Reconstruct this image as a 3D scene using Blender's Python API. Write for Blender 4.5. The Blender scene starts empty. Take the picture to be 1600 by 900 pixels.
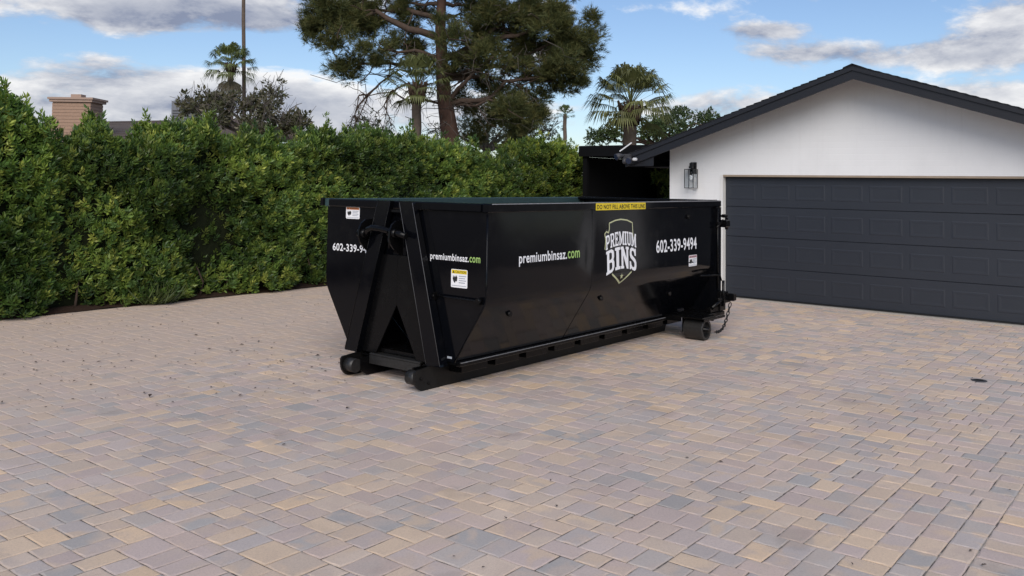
import bpy, math, random
import numpy as np
from mathutils import Vector, Matrix

random.seed(7)
RNG = np.random.default_rng(11)
scene = bpy.context.scene
C = scene.collection

# ------------------------------------------------------------------ camera
CAM_F, CAM_CY, CAM_YAW, CAM_PITCH, CAM_ROLL, CAM_H = 1386.79, 215.39, 0.6731, -0.0510, 0.01416, 1.951
_cf = np.array([math.cos(CAM_YAW) * math.cos(CAM_PITCH), math.sin(CAM_YAW) * math.cos(CAM_PITCH), -math.sin(CAM_PITCH)])
_r0 = np.array([math.sin(CAM_YAW), -math.cos(CAM_YAW), 0.0])
_u0 = np.cross(_r0, _cf)
_cr = math.cos(CAM_ROLL) * _r0 + math.sin(CAM_ROLL) * _u0
_cu = -math.sin(CAM_ROLL) * _r0 + math.cos(CAM_ROLL) * _u0
CAM_O = np.array([0.0, 0.0, CAM_H])
cd = bpy.data.cameras.new('camera')
cam = bpy.data.objects.new('camera', cd)
C.objects.link(cam)
m = Matrix.Identity(4)
for i in range(3):
    m[i][0], m[i][1], m[i][2], m[i][3] = _cr[i], _cu[i], -_cf[i], CAM_O[i]
cam.matrix_world = m
cd.sensor_width = 36.0
cd.lens = CAM_F / 1600.0 * 36.0
cd.shift_y = (CAM_CY - 450.0) / 1600.0
cd.clip_start = 0.05
cd.clip_end = 3000.0
scene.camera = cam
scene.render.resolution_x, scene.render.resolution_y = 1024, 576


def ray(u, v):
    return _cf + _cr * (u - 800.0) / CAM_F - _cu * (v - CAM_CY) / CAM_F


def at(u, v, d):
    """the place d metres ahead that shows at u, v"""
    return CAM_O + ray(u, v) * d


def proj(P):
    d = np.asarray(P, float) - CAM_O
    z = d @ _cf
    return 800 + CAM_F * (d @ _cr) / z, CAM_CY - CAM_F * (d @ _cu) / z, z


# ------------------------------------------------------------------ node helpers
class NT:
    def __init__(self, tree):
        self.t = tree
        self.n = tree.nodes
        self.l = tree.links

    def node(self, kind, **kw):
        nd = self.n.new(kind)
        for k, v in kw.items():
            setattr(nd, k, v)
        return nd

    def put(self, sock, v):
        if v is None:
            return
        if isinstance(v, bpy.types.NodeSocket):
            self.l.new(v, sock)
        else:
            if sock.type == 'RGBA' and len(v) == 3:
                v = (*v, 1.0)
            sock.default_value = v

    def math(self, op, a, b=None, c=None, clamp=False):
        nd = self.node('ShaderNodeMath', operation=op, use_clamp=clamp)
        self.put(nd.inputs[0], a)
        self.put(nd.inputs[1], b)
        self.put(nd.inputs[2], c)
        return nd.outputs[0]

    def vmath(self, op, a, b=None):
        nd = self.node('ShaderNodeVectorMath', operation=op)
        self.put(nd.inputs[0], a)
        self.put(nd.inputs[1], b)
        return nd.outputs[0]

    def mix(self, f, a, b, blend='MIX'):
        nd = self.node('ShaderNodeMix', data_type='RGBA', blend_type=blend)
        self.put(nd.inputs[0], f)
        self.put(nd.inputs[6], a)
        self.put(nd.inputs[7], b)
        return nd.outputs[2]

    def noise(self, vec, scale, detail=3.0, rough=0.55, dist=0.0, w=None):
        nd = self.node('ShaderNodeTexNoise')
        if w is not None:
            nd.noise_dimensions = '4D'
            self.put(nd.inputs['W'], w)
        self.put(nd.inputs['Vector'], vec)
        self.put(nd.inputs['Scale'], scale)
        self.put(nd.inputs['Detail'], detail)
        self.put(nd.inputs['Roughness'], rough)
        self.put(nd.inputs['Distortion'], dist)
        return nd.outputs['Fac']

    def smooth(self, v, lo, hi, a=0.0, b=1.0):
        nd = self.node('ShaderNodeMapRange', interpolation_type='SMOOTHSTEP')
        self.put(nd.inputs[0], v)
        for i, x in enumerate((lo, hi, a, b)):
            self.put(nd.inputs[1 + i], x)
        return nd.outputs[0]

    def sep(self, v):
        nd = self.node('ShaderNodeSeparateXYZ')
        self.put(nd.inputs[0], v)
        return nd.outputs

    def comb(self, x, y, z):
        nd = self.node('ShaderNodeCombineXYZ')
        for i, q in enumerate((x, y, z)):
            self.put(nd.inputs[i], q)
        return nd.outputs[0]


# ------------------------------------------------------------------ world, sun, exposure
SUN_DIR = Vector((-0.74, -0.52, 0.66)).normalized()     # towards the sun, veiled by cloud
SUN_EL = math.asin(SUN_DIR.z)
SUN_AZ = math.atan2(SUN_DIR.x, SUN_DIR.y)
world = bpy.data.worlds.new('World')
scene.world = world
world.use_nodes = True
w = NT(world.node_tree)
w.n.clear()
SKY_S = 0.064
sky = w.node('ShaderNodeTexSky', sky_type='NISHITA')
sky.sun_disc = False
sky.sun_elevation = SUN_EL
sky.sun_rotation = SUN_AZ
sky.altitude = 350
sky.air_density = 1.0
sky.dust_density = 0.6
sky.ozone_density = 1.6
tc = w.node('ShaderNodeTexCoord')
D = tc.outputs['Generated']
dx, dy, dz = w.sep(D)
az = w.math('ARCTAN2', dy, dx)
el = w.math('ARCSINE', dz)
V = w.comb(dx, dy, w.math('MULTIPLY', dz, 2.6))
warp = w.node('ShaderNodeTexNoise')
w.put(warp.inputs['Vector'], V)
w.put(warp.inputs['Scale'], 3.0)
w.put(warp.inputs['Detail'], 2.0)
V2 = w.vmath('ADD', V, w.vmath('MULTIPLY', w.vmath('SUBTRACT', warp.outputs['Color'], (0.5, 0.5, 0.5)), (0.12, 0.12, 0.12)))
V2 = w.vmath('ADD', V2, (3.7, 1.2, 0.4))
n1 = w.noise(V2, 5.0, 12.0, 0.62)
n_up = w.noise(w.vmath('ADD', V2, (-0.012, -0.008, 0.05)), 5.0, 8.0, 0.62)
n_big = w.noise(w.vmath('ADD', V2, (9.0, 4.0, 2.0)), 2.2, 3.0, 0.5)


def blob(u, v, ru, rv, amp):
    r = ray(u, v)
    r = r / np.linalg.norm(r)
    a0, e0 = math.atan2(r[1], r[0]), math.asin(r[2])
    ra, re = ru / CAM_F, rv / CAM_F
    a = w.math('DIVIDE', w.math('SUBTRACT', az, a0), ra)
    e = w.math('DIVIDE', w.math('SUBTRACT', el, e0), re)
    q = w.math('ADD', w.math('MULTIPLY', a, a), w.math('MULTIPLY', e, e))
    return w.math('MULTIPLY', w.math('EXPONENT', w.math('MULTIPLY', q, -1.0)), amp)


bias = None
for b in [(120, 165, 330, 62, .20), (470, 150, 110, 60, .14), (150, 5, 300, 34, .20), (440, 32, 90, 22, .12),
          (190, 72, 220, 20, -.16), (1000, 70, 130, 70, -.22), (1360, 30, 110, 30, -.18), (1270, 82, 190, 24, .25),
          (1200, 46, 100, 14, .24), (1570, 40, 80, 55, .22), (1480, 92, 90, 14, .13), (1080, 165, 130, 34, .20),
          (620, 180, 200, 60, .14), (1080, 110, 60, 25, -.10), (960, 12, 130, 14, .12), (1560, 150, 80, 18, .12)]:
    x = blob(*b)
    bias = x if bias is None else w.math('ADD', bias, x)
dens = w.math('ADD', n1, bias)
dens = w.math('ADD', dens, w.math('MULTIPLY', w.math('SUBTRACT', n_big, 0.5), 0.35))
cov = w.smooth(dens, 0.52, 0.65)
thick = w.smooth(dens, 0.60, 0.86)
lit = w.math('ADD', w.math('MULTIPLY', w.math('SUBTRACT', n1, n_up), 4.2), 0.54, clamp=True)
lit = w.math('MULTIPLY', lit, w.math('SUBTRACT', 1.0, w.math('MULTIPLY', thick, 0.62)))
k = 1.0 / SKY_S
cloud = w.mix(lit, (0.150 * k, 0.172 * k, 0.240 * k), (0.60 * k, 0.595 * k, 0.59 * k))
# the sky as the picture shows it: deep above, paler low down
skyc = w.mix(1.0, sky.outputs[0], (0.95, 1.0, 1.12), 'MULTIPLY')
full = w.mix(w.math('MULTIPLY', cov, 0.96), skyc, cloud)
bg = w.node('ShaderNodeBackground')
w.put(bg.inputs[0], full)
w.put(bg.inputs[1], SKY_S)
out = w.node('ShaderNodeOutputWorld')
w.l.new(bg.outputs[0], out.inputs[0])

sd = bpy.data.lights.new('sun', 'SUN')
sd.energy = 1.5
sd.angle = math.radians(45)
sd.color = (1.0, 0.92, 0.82)
sun = bpy.data.objects.new('sun', sd)
C.objects.link(sun)
sun.rotation_euler = SUN_DIR.to_track_quat('Z', 'Y').to_euler()

scene.view_settings.view_transform = 'Standard'
scene.view_settings.look = 'None'
scene.view_settings.exposure = 0.75
scene.view_settings.gamma = 1.0


# ------------------------------------------------------------------ materials
def srgb(r, g, b):
    f = lambda c: (c / 255 / 12.92) if c / 255 <= 0.04045 else ((c / 255 + 0.055) / 1.055) ** 2.4
    return (f(r), f(g), f(b))


def new_mat(name):
    mt = bpy.data.materials.new(name)
    mt.use_nodes = True
    t = NT(mt.node_tree)
    b = t.n.get('Principled BSDF')
    return mt, t, b


def simple(name, col, rough=0.6, metal=0.0, vary=0.15, scale=8.0, bump=0.0, bscale=60.0, spec=0.5, detail=4.0):
    mt, t, b = new_mat(name)
    g = t.node('ShaderNodeNewGeometry')
    n = t.noise(g.outputs['Position'], scale, detail)
    f = t.math('MULTIPLY_ADD', n, 2 * vary, 1 - vary)
    c = t.mix(1.0, col, t.comb(f, f, f), 'MULTIPLY')
    t.put(b.inputs['Base Color'], c)
    t.put(b.inputs['Roughness'], t.math('MULTIPLY_ADD', n, 0.2, rough - 0.1, clamp=True))
    t.put(b.inputs['Metallic'], metal)
    t.put(b.inputs['Specular IOR Level'], spec)
    if bump:
        bp = t.node('ShaderNodeBump')
        t.put(bp.inputs['Strength'], bump)
        t.put(bp.inputs['Distance'], 0.01)
        t.put(bp.inputs['Height'], t.noise(g.outputs['Position'], bscale, 4.0))
        t.put(b.inputs['Normal'], bp.outputs[0])
    return mt


M = {}


def paint_mat(name, col, rough, wav=0.25, spec=0.22):
    mt, t, b = new_mat(name)
    g = t.node('ShaderNodeNewGeometry')
    P = g.outputs['Position']
    n = t.noise(P, 2.5, 5.0, 0.6)
    dust = t.smooth(t.noise(P, 6.0, 8.0, 0.7), 0.50, 0.80)
    c = t.mix(t.math('MULTIPLY', dust, 0.012), col, (0.35, 0.31, 0.27))
    t.put(b.inputs['Base Color'], c)
    t.put(b.inputs['Roughness'], t.math('ADD', t.math('MULTIPLY_ADD', n, 0.14, rough - 0.07), t.math('MULTIPLY', dust, 0.10)))
    bp = t.node('ShaderNodeBump')
    t.put(bp.inputs['Strength'], wav)
    t.put(bp.inputs['Distance'], 0.02)
    t.put(bp.inputs['Height'], t.noise(P, 1.6, 2.0, 0.4))
    t.put(b.inputs['Normal'], bp.outputs[0])
    t.put(b.inputs['Specular IOR Level'], spec)
    return mt


M['black_paint'] = paint_mat('gloss_black_paint', (0.0024, 0.0028, 0.0042), 0.115, 0.10)
M['black_steel'] = paint_mat('black_painted_steel', (0.0032, 0.0032, 0.0036), 0.26, 0.1, 0.20)
M['skid_steel'] = simple('scuffed_skid_paint', (0.0075, 0.007, 0.0066), 0.42, 0.0, 0.7, 9.0, 0.2, 40, 0.25)
M['inner_paint'] = simple('green_black_inside_paint', (0.032, 0.062, 0.064), 0.40)  # dark inside paint, sky light put into its colour as teal
M['roller_steel'] = simple('worn_roller_steel', (0.045, 0.044, 0.043), 0.42, 0.6, 0.4, 30.0, 0.2)
M['chain_steel'] = simple('dark_chain_steel', (0.012, 0.012, 0.012), 0.45, 0.3)
M['weld'] = simple('worn_edge_paint', (0.26, 0.26, 0.27), 0.5, 0.0, 0.5, 40.0)  # pale colour painted in for highlights on rail and flange edges
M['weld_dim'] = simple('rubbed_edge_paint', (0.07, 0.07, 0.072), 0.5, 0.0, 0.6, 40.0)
M['white_vinyl'] = simple('white_vinyl', (0.90, 0.90, 0.91), 0.4, 0, 0.05)
M['green_vinyl'] = simple('lime_vinyl', (0.36, 0.55, 0.16), 0.4, 0, 0.05)
M['cream_vinyl'] = simple('pale_olive_vinyl', (0.55, 0.56, 0.33), 0.4, 0, 0.05)
M['yellow_vinyl'] = simple('yellow_vinyl', (0.80, 0.60, 0.02), 0.4, 0, 0.06)
M['orange_vinyl'] = simple('orange_vinyl', (0.62, 0.20, 0.06), 0.4, 0, 0.06)
M['pink_vinyl'] = simple('pale_pink_vinyl', (0.62, 0.36, 0.38), 0.4, 0, 0.06)
M['ink'] = simple('black_ink', (0.02, 0.02, 0.02), 0.5, 0, 0.05)
M['grey_ink'] = simple('grey_ink', (0.35, 0.38, 0.42), 0.5, 0, 0.1)
M['shield_vinyl'] = simple('black_vinyl', (0.012, 0.012, 0.013), 0.35, 0, 0.1)

M['dark_trim'] = simple('dark_slate_trim_paint', srgb(25, 26, 32), 0.5, 0, 0.12, 5.0, 0.15, 40)
M['shingle'] = simple('charcoal_shingle', srgb(29, 31, 36), 0.9, 0, 0.35, 60.0, 0.6, 200)
M['black_cover'] = simple('black_patio_paint', (0.004, 0.004, 0.0045), 0.7, spec=0.15)
M['concrete'] = simple('pale_concrete', (0.36, 0.33, 0.29), 0.85, 0, 0.2, 12.0, 0.2, 80)
M['glass'] = None


def wall_mat():
    mt, t, b = new_mat('white_painted_wall')
    g = t.node('ShaderNodeNewGeometry')
    P = g.outputs['Position']
    x, y, z = t.sep(P)
    n = t.noise(P, 1.4, 5.0, 0.6)
    c = t.mix(t.smooth(n, 0.35, 0.75), (0.84, 0.84, 0.835), (0.79, 0.79, 0.785))
    streak = t.smooth(t.noise(t.vmath('MULTIPLY', P, (1, 5, .35)), 2.2, 5.0, 0.65), 0.52, 0.78)
    c = t.mix(t.math('MULTIPLY', streak, 0.10), c, (0.48, 0.46, 0.43))
    low = t.math('MULTIPLY', t.smooth(z, 0.0, 0.45, 1.0, 0.0), t.smooth(t.noise(P, 7.0, 5.0, 0.7), 0.38, 0.66))
    c = t.mix(t.math('MULTIPLY', low, 0.35), c, (0.42, 0.36, 0.30))
    t.put(b.inputs['Base Color'], c)
    t.put(b.inputs['Roughness'], 0.75)
    course = t.math('FRACT', t.math('DIVIDE', z, 0.1))
    line = t.smooth(t.math('ABSOLUTE', t.math('SUBTRACT', course, 0.5)), 0.40, 0.5, 1.0, 0.0)
    h = t.math('ADD', t.math('MULTIPLY', line, 0.25), t.math('MULTIPLY', t.noise(P, 45.0, 4.0), 0.5))
    bp = t.node('ShaderNodeBump')
    t.put(bp.inputs['Strength'], 0.4)
    t.put(bp.inputs['Distance'], 0.006)
    t.put(bp.inputs['Height'], h)
    t.put(b.inputs['Normal'], bp.outputs[0])
    return mt


M['wall'] = wall_mat()
M['white_trim'] = simple('white_trim_paint', (0.78, 0.77, 0.74), 0.55, 0, 0.08, 6.0)
M['header_trim'] = simple('weathered_tan_header', (0.34, 0.27, 0.20), 0.7, 0, 0.2, 10.0)


def door_mat():
    mt, t, b = new_mat('dark_slate_door_paint')
    g = t.node('ShaderNodeNewGeometry')
    P = g.outputs['Position']
    n = t.noise(P, 2.0, 5.0)
    c = t.mix(n, srgb(38, 42, 50), srgb(44, 48, 56))
    t.put(b.inputs['Base Color'], c)
    t.put(b.inputs['Roughness'], 0.50)
    grain = t.noise(t.vmath('MULTIPLY', P, (1, 6, 90)), 3.0, 4.0)
    bp = t.node('ShaderNodeBump')
    t.put(bp.inputs['Strength'], 0.12)
    t.put(bp.inputs['Distance'], 0.004)
    t.put(bp.inputs['Height'], grain)
    t.put(b.inputs['Normal'], bp.outputs[0])
    return mt


M['door'] = door_mat()


def glass_mat():
    mt, t, b = new_mat('clear_lantern_glass')
    t.put(b.inputs['Base Color'], (0.9, 0.92, 0.93))
    t.put(b.inputs['Roughness'], 0.05)
    t.put(b.inputs['Transmission Weight'], 1.0)
    t.put(b.inputs['IOR'], 1.1)
    return mt


M['glass'] = glass_mat()


def leaf_mat(name, rough=0.45, trans=0.25, spec=0.4):
    mt, t, b = new_mat(name)
    a = t.node('ShaderNodeAttribute', attribute_name='Col')
    t.put(b.inputs['Base Color'], a.outputs['Color'])
    t.put(b.inputs['Roughness'], rough)
    t.put(b.inputs['Specular IOR Level'], spec)
    tr = t.node('ShaderNodeBsdfTranslucent')
    t.put(tr.inputs[0], t.mix(1.0, a.outputs['Color'], (1.1, 1.25, 0.5), 'MULTIPLY'))
    mx = t.node('ShaderNodeMixShader')
    t.put(mx.inputs[0], trans)
    t.l.new(b.outputs[0], mx.inputs[1])
    t.l.new(tr.outputs[0], mx.inputs[2])
    t.l.new(mx.outputs[0], t.n['Material Output'].inputs[0])
    return mt


M['leaf'] = leaf_mat('glossy_leaf', 0.38, 0.22)
M['needle'] = leaf_mat('pine_needle', 0.65, 0.15, 0.25)
M['palm_leaf'] = leaf_mat('palm_leaf', 0.5, 0.2)
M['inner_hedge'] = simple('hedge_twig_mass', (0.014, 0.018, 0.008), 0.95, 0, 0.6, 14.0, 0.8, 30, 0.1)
M['bark'] = simple('pine_bark', (0.085, 0.060, 0.046), 0.95, 0, 0.5, 9.0, 1.0, 25, 0.2)
M['red_bark'] = simple('red_brown_bark', (0.095, 0.056, 0.042), 0.95, 0, 0.7, 5.0, 1.0, 14, 0.2)
M['twig'] = simple('grey_twig', (0.10, 0.085, 0.072), 0.95, 0, 0.4, 9.0)
M['palm_trunk'] = simple('palm_trunk', (0.13, 0.10, 0.078), 0.95, 0, 0.4, 7.0, 0.8, 20, 0.2)
M['palm_boot'] = simple('palm_boot_brown', (0.075, 0.05, 0.035), 0.95, 0, 0.5, 12.0, 0.8, 20, 0.2)
M['soil'] = simple('dark_mulch', (0.045, 0.028, 0.02), 0.95, 0, 0.5, 20.0, 0.8, 50, 0.1)
M['tan_brick'] = simple('tan_brick', (0.36, 0.235, 0.165), 0.85, 0, 0.18, 14.0, 0.3, 60)
M['tan_cap'] = simple('tan_concrete_cap', (0.38, 0.27, 0.21), 0.85, 0, 0.12, 9.0)
M['roof_brown'] = simple('brown_shingle', (0.105, 0.08, 0.066), 0.95, 0, 0.35, 20.0, 0.5, 60)
M['tan_board'] = simple('tan_fascia_board', (0.30, 0.24, 0.19), 0.75)
M['grey_metal'] = simple('grey_sheet_metal', (0.16, 0.17, 0.19), 0.6, 0.0, 0.12)
M['dark_louvre'] = simple('dark_louvre', (0.05, 0.05, 0.055), 0.6)
M['black_lamp'] = simple('black_lamp_metal', (0.008, 0.008, 0.009), 0.4)
M['white_plastic'] = simple('white_plastic', (0.7, 0.71, 0.72), 0.4)
M['solar'] = simple('solar_glass', (0.02, 0.03, 0.06), 0.2)
M['litter'] = simple('dry_leaf_litter', (0.060, 0.040, 0.028), 0.9, 0, 0.6, 5.0)


def paver_mat(name, single):
    mt, t, b = new_mat(name)
    g = t.node('ShaderNodeNewGeometry')
    P = g.outputs['Position']
    if single:
        oi = t.node('ShaderNodeObjectInfo')
        ca, rnd = oi.outputs['Color'], oi.outputs['Random']
    else:
        a = t.node('ShaderNodeAttribute', attribute_name='Col')
        ca, rnd = a.outputs['Color'], a.outputs['Alpha']
    # second tone swirled through each stone
    rp = t.node('ShaderNodeValToRGB')
    t.put(rp.inputs[0], rnd)
    cr = rp.color_ramp
    cols = [srgb(172, 160, 152), srgb(182, 164, 144), srgb(160, 153, 149), srgb(177, 161, 148), srgb(166, 156, 150)]
    cr.elements[0].position, cr.elements[0].color = 0.0, (*cols[0], 1)
    cr.elements[1].position, cr.elements[1].color = 1.0, (*cols[-1], 1)
    for i in (1, 2, 3):
        e = cr.elements.new(i / 4)
        e.color = (*cols[i], 1)
    ns = t.noise(P, 4.5, 2.0, 0.5, 0.6, w=t.math('MULTIPLY', rnd, 40.0))
    f = t.smooth(ns, 0.46, 0.62)
    col = t.mix(t.math('MULTIPLY', f, 0.75), ca, rp.outputs[0])
    # grain, pits, stains
    gr = t.noise(P, 70.0, 6.0, 0.8)
    pit = t.smooth(t.noise(P, 160.0, 2.0, 0.6), 0.62, 0.75)
    big = t.noise(P, 0.55, 5.0, 0.6)
    v = t.math('ADD', t.math('MULTIPLY_ADD', gr, 0.62, 0.66), t.math('MULTIPLY_ADD', big, 0.26, -0.10))
    col = t.mix(1.0, col, t.comb(v, v, v), 'MULTIPLY')
    spot = t.smooth(t.noise(P, 1.7, 3.0, 0.55), 0.62, 0.74)
    col = t.mix(t.math('MULTIPLY', spot, 0.22), col, (0.12, 0.105, 0.095))
    col = t.mix(t.math('MULTIPLY', pit, 0.5), col, (0.07, 0.06, 0.055))
    x, y, z = t.sep(P)
    dm = t.math('ADD', y, t.math('MULTIPLY_ADD', t.noise(P, 0.5, 4.0, 0.6), 3.6, -1.8))
    dm = t.math('SUBTRACT', dm, t.math('MULTIPLY', t.math('MAXIMUM', t.math('SUBTRACT', x, 9.5), 0.0), 0.9))
    dust = t.math('MULTIPLY', t.smooth(dm, 6.6, 9.8), t.math('MULTIPLY_ADD', t.noise(P, 9.0, 6.0, 0.7), 0.5, 0.48), clamp=True)
    col = t.mix(dust, col, srgb(172, 158, 146))
    col = t.mix(1.0, col, (1.43, 1.355, 1.275), 'MULTIPLY')
    t.put(b.inputs['Base Color'], col)
    t.put(b.inputs['Roughness'], 0.82)
    t.put(b.inputs['Specular IOR Level'], 0.35)
    bp = t.node('ShaderNodeBump')
    t.put(bp.inputs['Strength'], 0.35)
    t.put(bp.inputs['Distance'], 0.004)
    t.put(bp.inputs['Height'], t.math('ADD', gr, t.noise(P, 22.0, 3.0)))
    t.put(b.inputs['Normal'], bp.outputs[0])
    return mt


M['paver_single'] = paver_mat('tumbled_paver_stone', True)
M['paver_many'] = paver_mat('tumbled_paver_stones', False)


def joint_mat():
    mt, t, b = new_mat('joint_sand')
    g = t.node('ShaderNodeNewGeometry')
    P = g.outputs['Position']
    n = t.noise(P, 9.0, 6.0, 0.75)
    col = t.mix(t.smooth(n, 0.44, 0.62), (0.095, 0.081, 0.070), (0.40, 0.36, 0.31))
    x, y, z = t.sep(P)
    dm = t.math('SUBTRACT', y, t.math('MULTIPLY', t.math('MAXIMUM', t.math('SUBTRACT', x, 9.5), 0.0), 0.9))
    col = t.mix(t.math('MULTIPLY', t.smooth(dm, 6.6, 9.8), 0.8), col, srgb(160, 146, 134))
    t.put(b.inputs['Base Color'], col)
    t.put(b.inputs['Roughness'], 0.95)
    return mt


M['joint'] = joint_mat()
M['ground'] = simple('bare_gravel_ground', (0.24, 0.20, 0.165), 0.95, 0, 0.25, 1.5, 0.4, 30)


# ------------------------------------------------------------------ mesh helpers
class MB:
    def __init__(self):
        self.v, self.f, self.s = [], [], []

    def add(self, vs, fs, smooth=False):
        o = len(self.v)
        self.v += [tuple(map(float, q)) for q in vs]
        self.f += [tuple(o + i for i in f) for f in fs]
        self.s += [smooth] * len(fs)
        return self

    def box(self, a, b, bev=0.0):
        (x0, y0, z0), (x1, y1, z1) = a, b
        x0, x1 = min(x0, x1), max(x0, x1)
        y0, y1 = min(y0, y1), max(y0, y1)
        z0, z1 = min(z0, z1), max(z0, z1)
        if bev <= 0:
            vs = [(x, y, z) for z in (z0, z1) for (x, y) in ((x0, y0), (x1, y0), (x1, y1), (x0, y1))]
            return self.add(vs, [(3, 2, 1, 0), (4, 5, 6, 7), (0, 1, 5, 4), (1, 2, 6, 5), (2, 3, 7, 6), (3, 0, 4, 7)])
        pts = []
        for z, i in ((z0, bev), (z0 + bev, 0), (z1 - bev, 0), (z1, bev)):
            pts += [(x0 + i, y0 + i, z), (x1 - i, y0 + i, z), (x1 - i, y1 - i, z), (x0 + i, y1 - i, z)]
        fs = [(3, 2, 1, 0), (12, 13, 14, 15)]
        for r in range(3):
            for c in range(4):
                d = (c + 1) % 4
                fs.append((r * 4 + c, r * 4 + d, r * 4 + 4 + d, r * 4 + 4 + c))
        return self.add(pts, fs)

    def prism(self, poly, axis, lo, hi):
        """poly: 2-D outline; axis 0/1/2 = extrusion axis"""
        n = len(poly)

        def mk(p, t):
            if axis == 0:
                return (t, p[0], p[1])
            if axis == 1:
                return (p[0], t, p[1])
            return (p[0], p[1], t)
        vs = [mk(p, lo) for p in poly] + [mk(p, hi) for p in poly]
        fs = [tuple(range(n))[::-1], tuple(range(n, 2 * n))]
        fs += [(i, (i + 1) % n, n + (i + 1) % n, n + i) for i in range(n)]
        return self.add(vs, fs)

    def loft(self, a, b):
        """two matching outlines in 3-D joined into a solid"""
        n = len(a)
        fs = [tuple(range(n))[::-1], tuple(range(n, 2 * n))]
        fs += [(i, (i + 1) % n, n + (i + 1) % n, n + i) for i in range(n)]
        return self.add(list(a) + list(b), fs)

    def tube(self, pts, rad, seg=10, cap=True, smooth=True):
        pts = [Vector(p) for p in pts]
        n = len(pts)
        if not hasattr(rad, '__len__'):
            rad = [rad] * n
        vs, fs = [], []
        up = None
        for i, p in enumerate(pts):
            t = (pts[min(i + 1, n - 1)] - pts[max(i - 1, 0)])
            t = t.normalized() if t.length > 1e-9 else Vector((0, 0, 1))
            if up is None:
                up = Vector((0, 0, 1)) if abs(t.z) < 0.9 else Vector((1, 0, 0))
            a = t.cross(up).normalized()
            bb = a.cross(t).normalized()
            up = bb
            for k_ in range(seg):
                th = 2 * math.pi * k_ / seg
                vs.append(p + (a * math.cos(th) + bb * math.sin(th)) * rad[i])
        for i in range(n - 1):
            for k_ in range(seg):
                k2 = (k_ + 1) % seg
                fs.append((i * seg + k_, i * seg + k2, (i + 1) * seg + k2, (i + 1) * seg + k_))
        self.add(vs, fs, smooth)
        if cap:
            o = len(self.v) - len(vs)
            self.f.append(tuple(o + k_ for k_ in range(seg))[::-1])
            self.f.append(tuple(o + (n - 1) * seg + k_ for k_ in range(seg)))
            self.s += [False, False]
        return self

    def obj(self, name, mat, parent=None, loc=None):
        me = bpy.data.meshes.new(name)
        me.from_pydata(self.v, [], self.f)
        me.polygons.foreach_set('use_smooth', self.s)
        me.materials.append(mat)
        me.update()
        o = bpy.data.objects.new(name, me)
        C.objects.link(o)
        if parent is not None:
            o.parent = parent
        if loc is not None:
            o.location = loc
        return o


def tri_obj(name, mat, verts, faces, cols=None, parent=None, smooth=False):
    """big numpy mesh: verts (n,3), faces (m,k), cols (n,3|4) per vertex"""
    me = bpy.data.meshes.new(name)
    verts = np.asarray(verts, np.float32)
    faces = np.asarray(faces, np.int32)
    mcount, kk = faces.shape
    me.vertices.add(len(verts))
    me.vertices.foreach_set('co', verts.ravel())
    me.loops.add(mcount * kk)
    me.loops.foreach_set('vertex_index', faces.ravel())
    me.polygons.add(mcount)
    me.polygons.foreach_set('loop_start', np.arange(0, mcount * kk, kk, dtype=np.int32))
    me.polygons.foreach_set('use_smooth', np.full(mcount, bool(smooth)))
    me.update(calc_edges=True)
    if cols is not None:
        cols = np.asarray(cols, np.float32)
        if cols.shape[1] == 3:
            cols = np.c_[cols, np.ones(len(cols), np.float32)]
        ca = me.color_attributes.new('Col', 'FLOAT_COLOR', 'POINT')
        ca.data.foreach_set('color', cols.ravel())
    me.materials.append(mat)
    o = bpy.data.objects.new(name, me)
    C.objects.link(o)
    if parent is not None:
        o.parent = parent
    return o


def tag(o, label=None, cat=None, group=None, kind=None):
    for key, val in (('label', label), ('category', cat), ('group', group), ('kind', kind)):
        if val:
            o[key] = val
    return o


def thing(name, loc, label, cat, group=None):
    o = bpy.data.objects.new(name, None)
    o.empty_display_size = 0.2
    C.objects.link(o)
    o.location = loc
    return tag(o, label, cat, group)


# ------------------------------------------------------------------ ground, driveway, pavers
me = MB()
me.add([(-900, -900, -0.05), (900, -900, -0.05), (900, 900, -0.05), (-900, 900, -0.05)], [(0, 1, 2, 3)])
tag(me.obj('ground', M['ground']), kind='structure')

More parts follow.
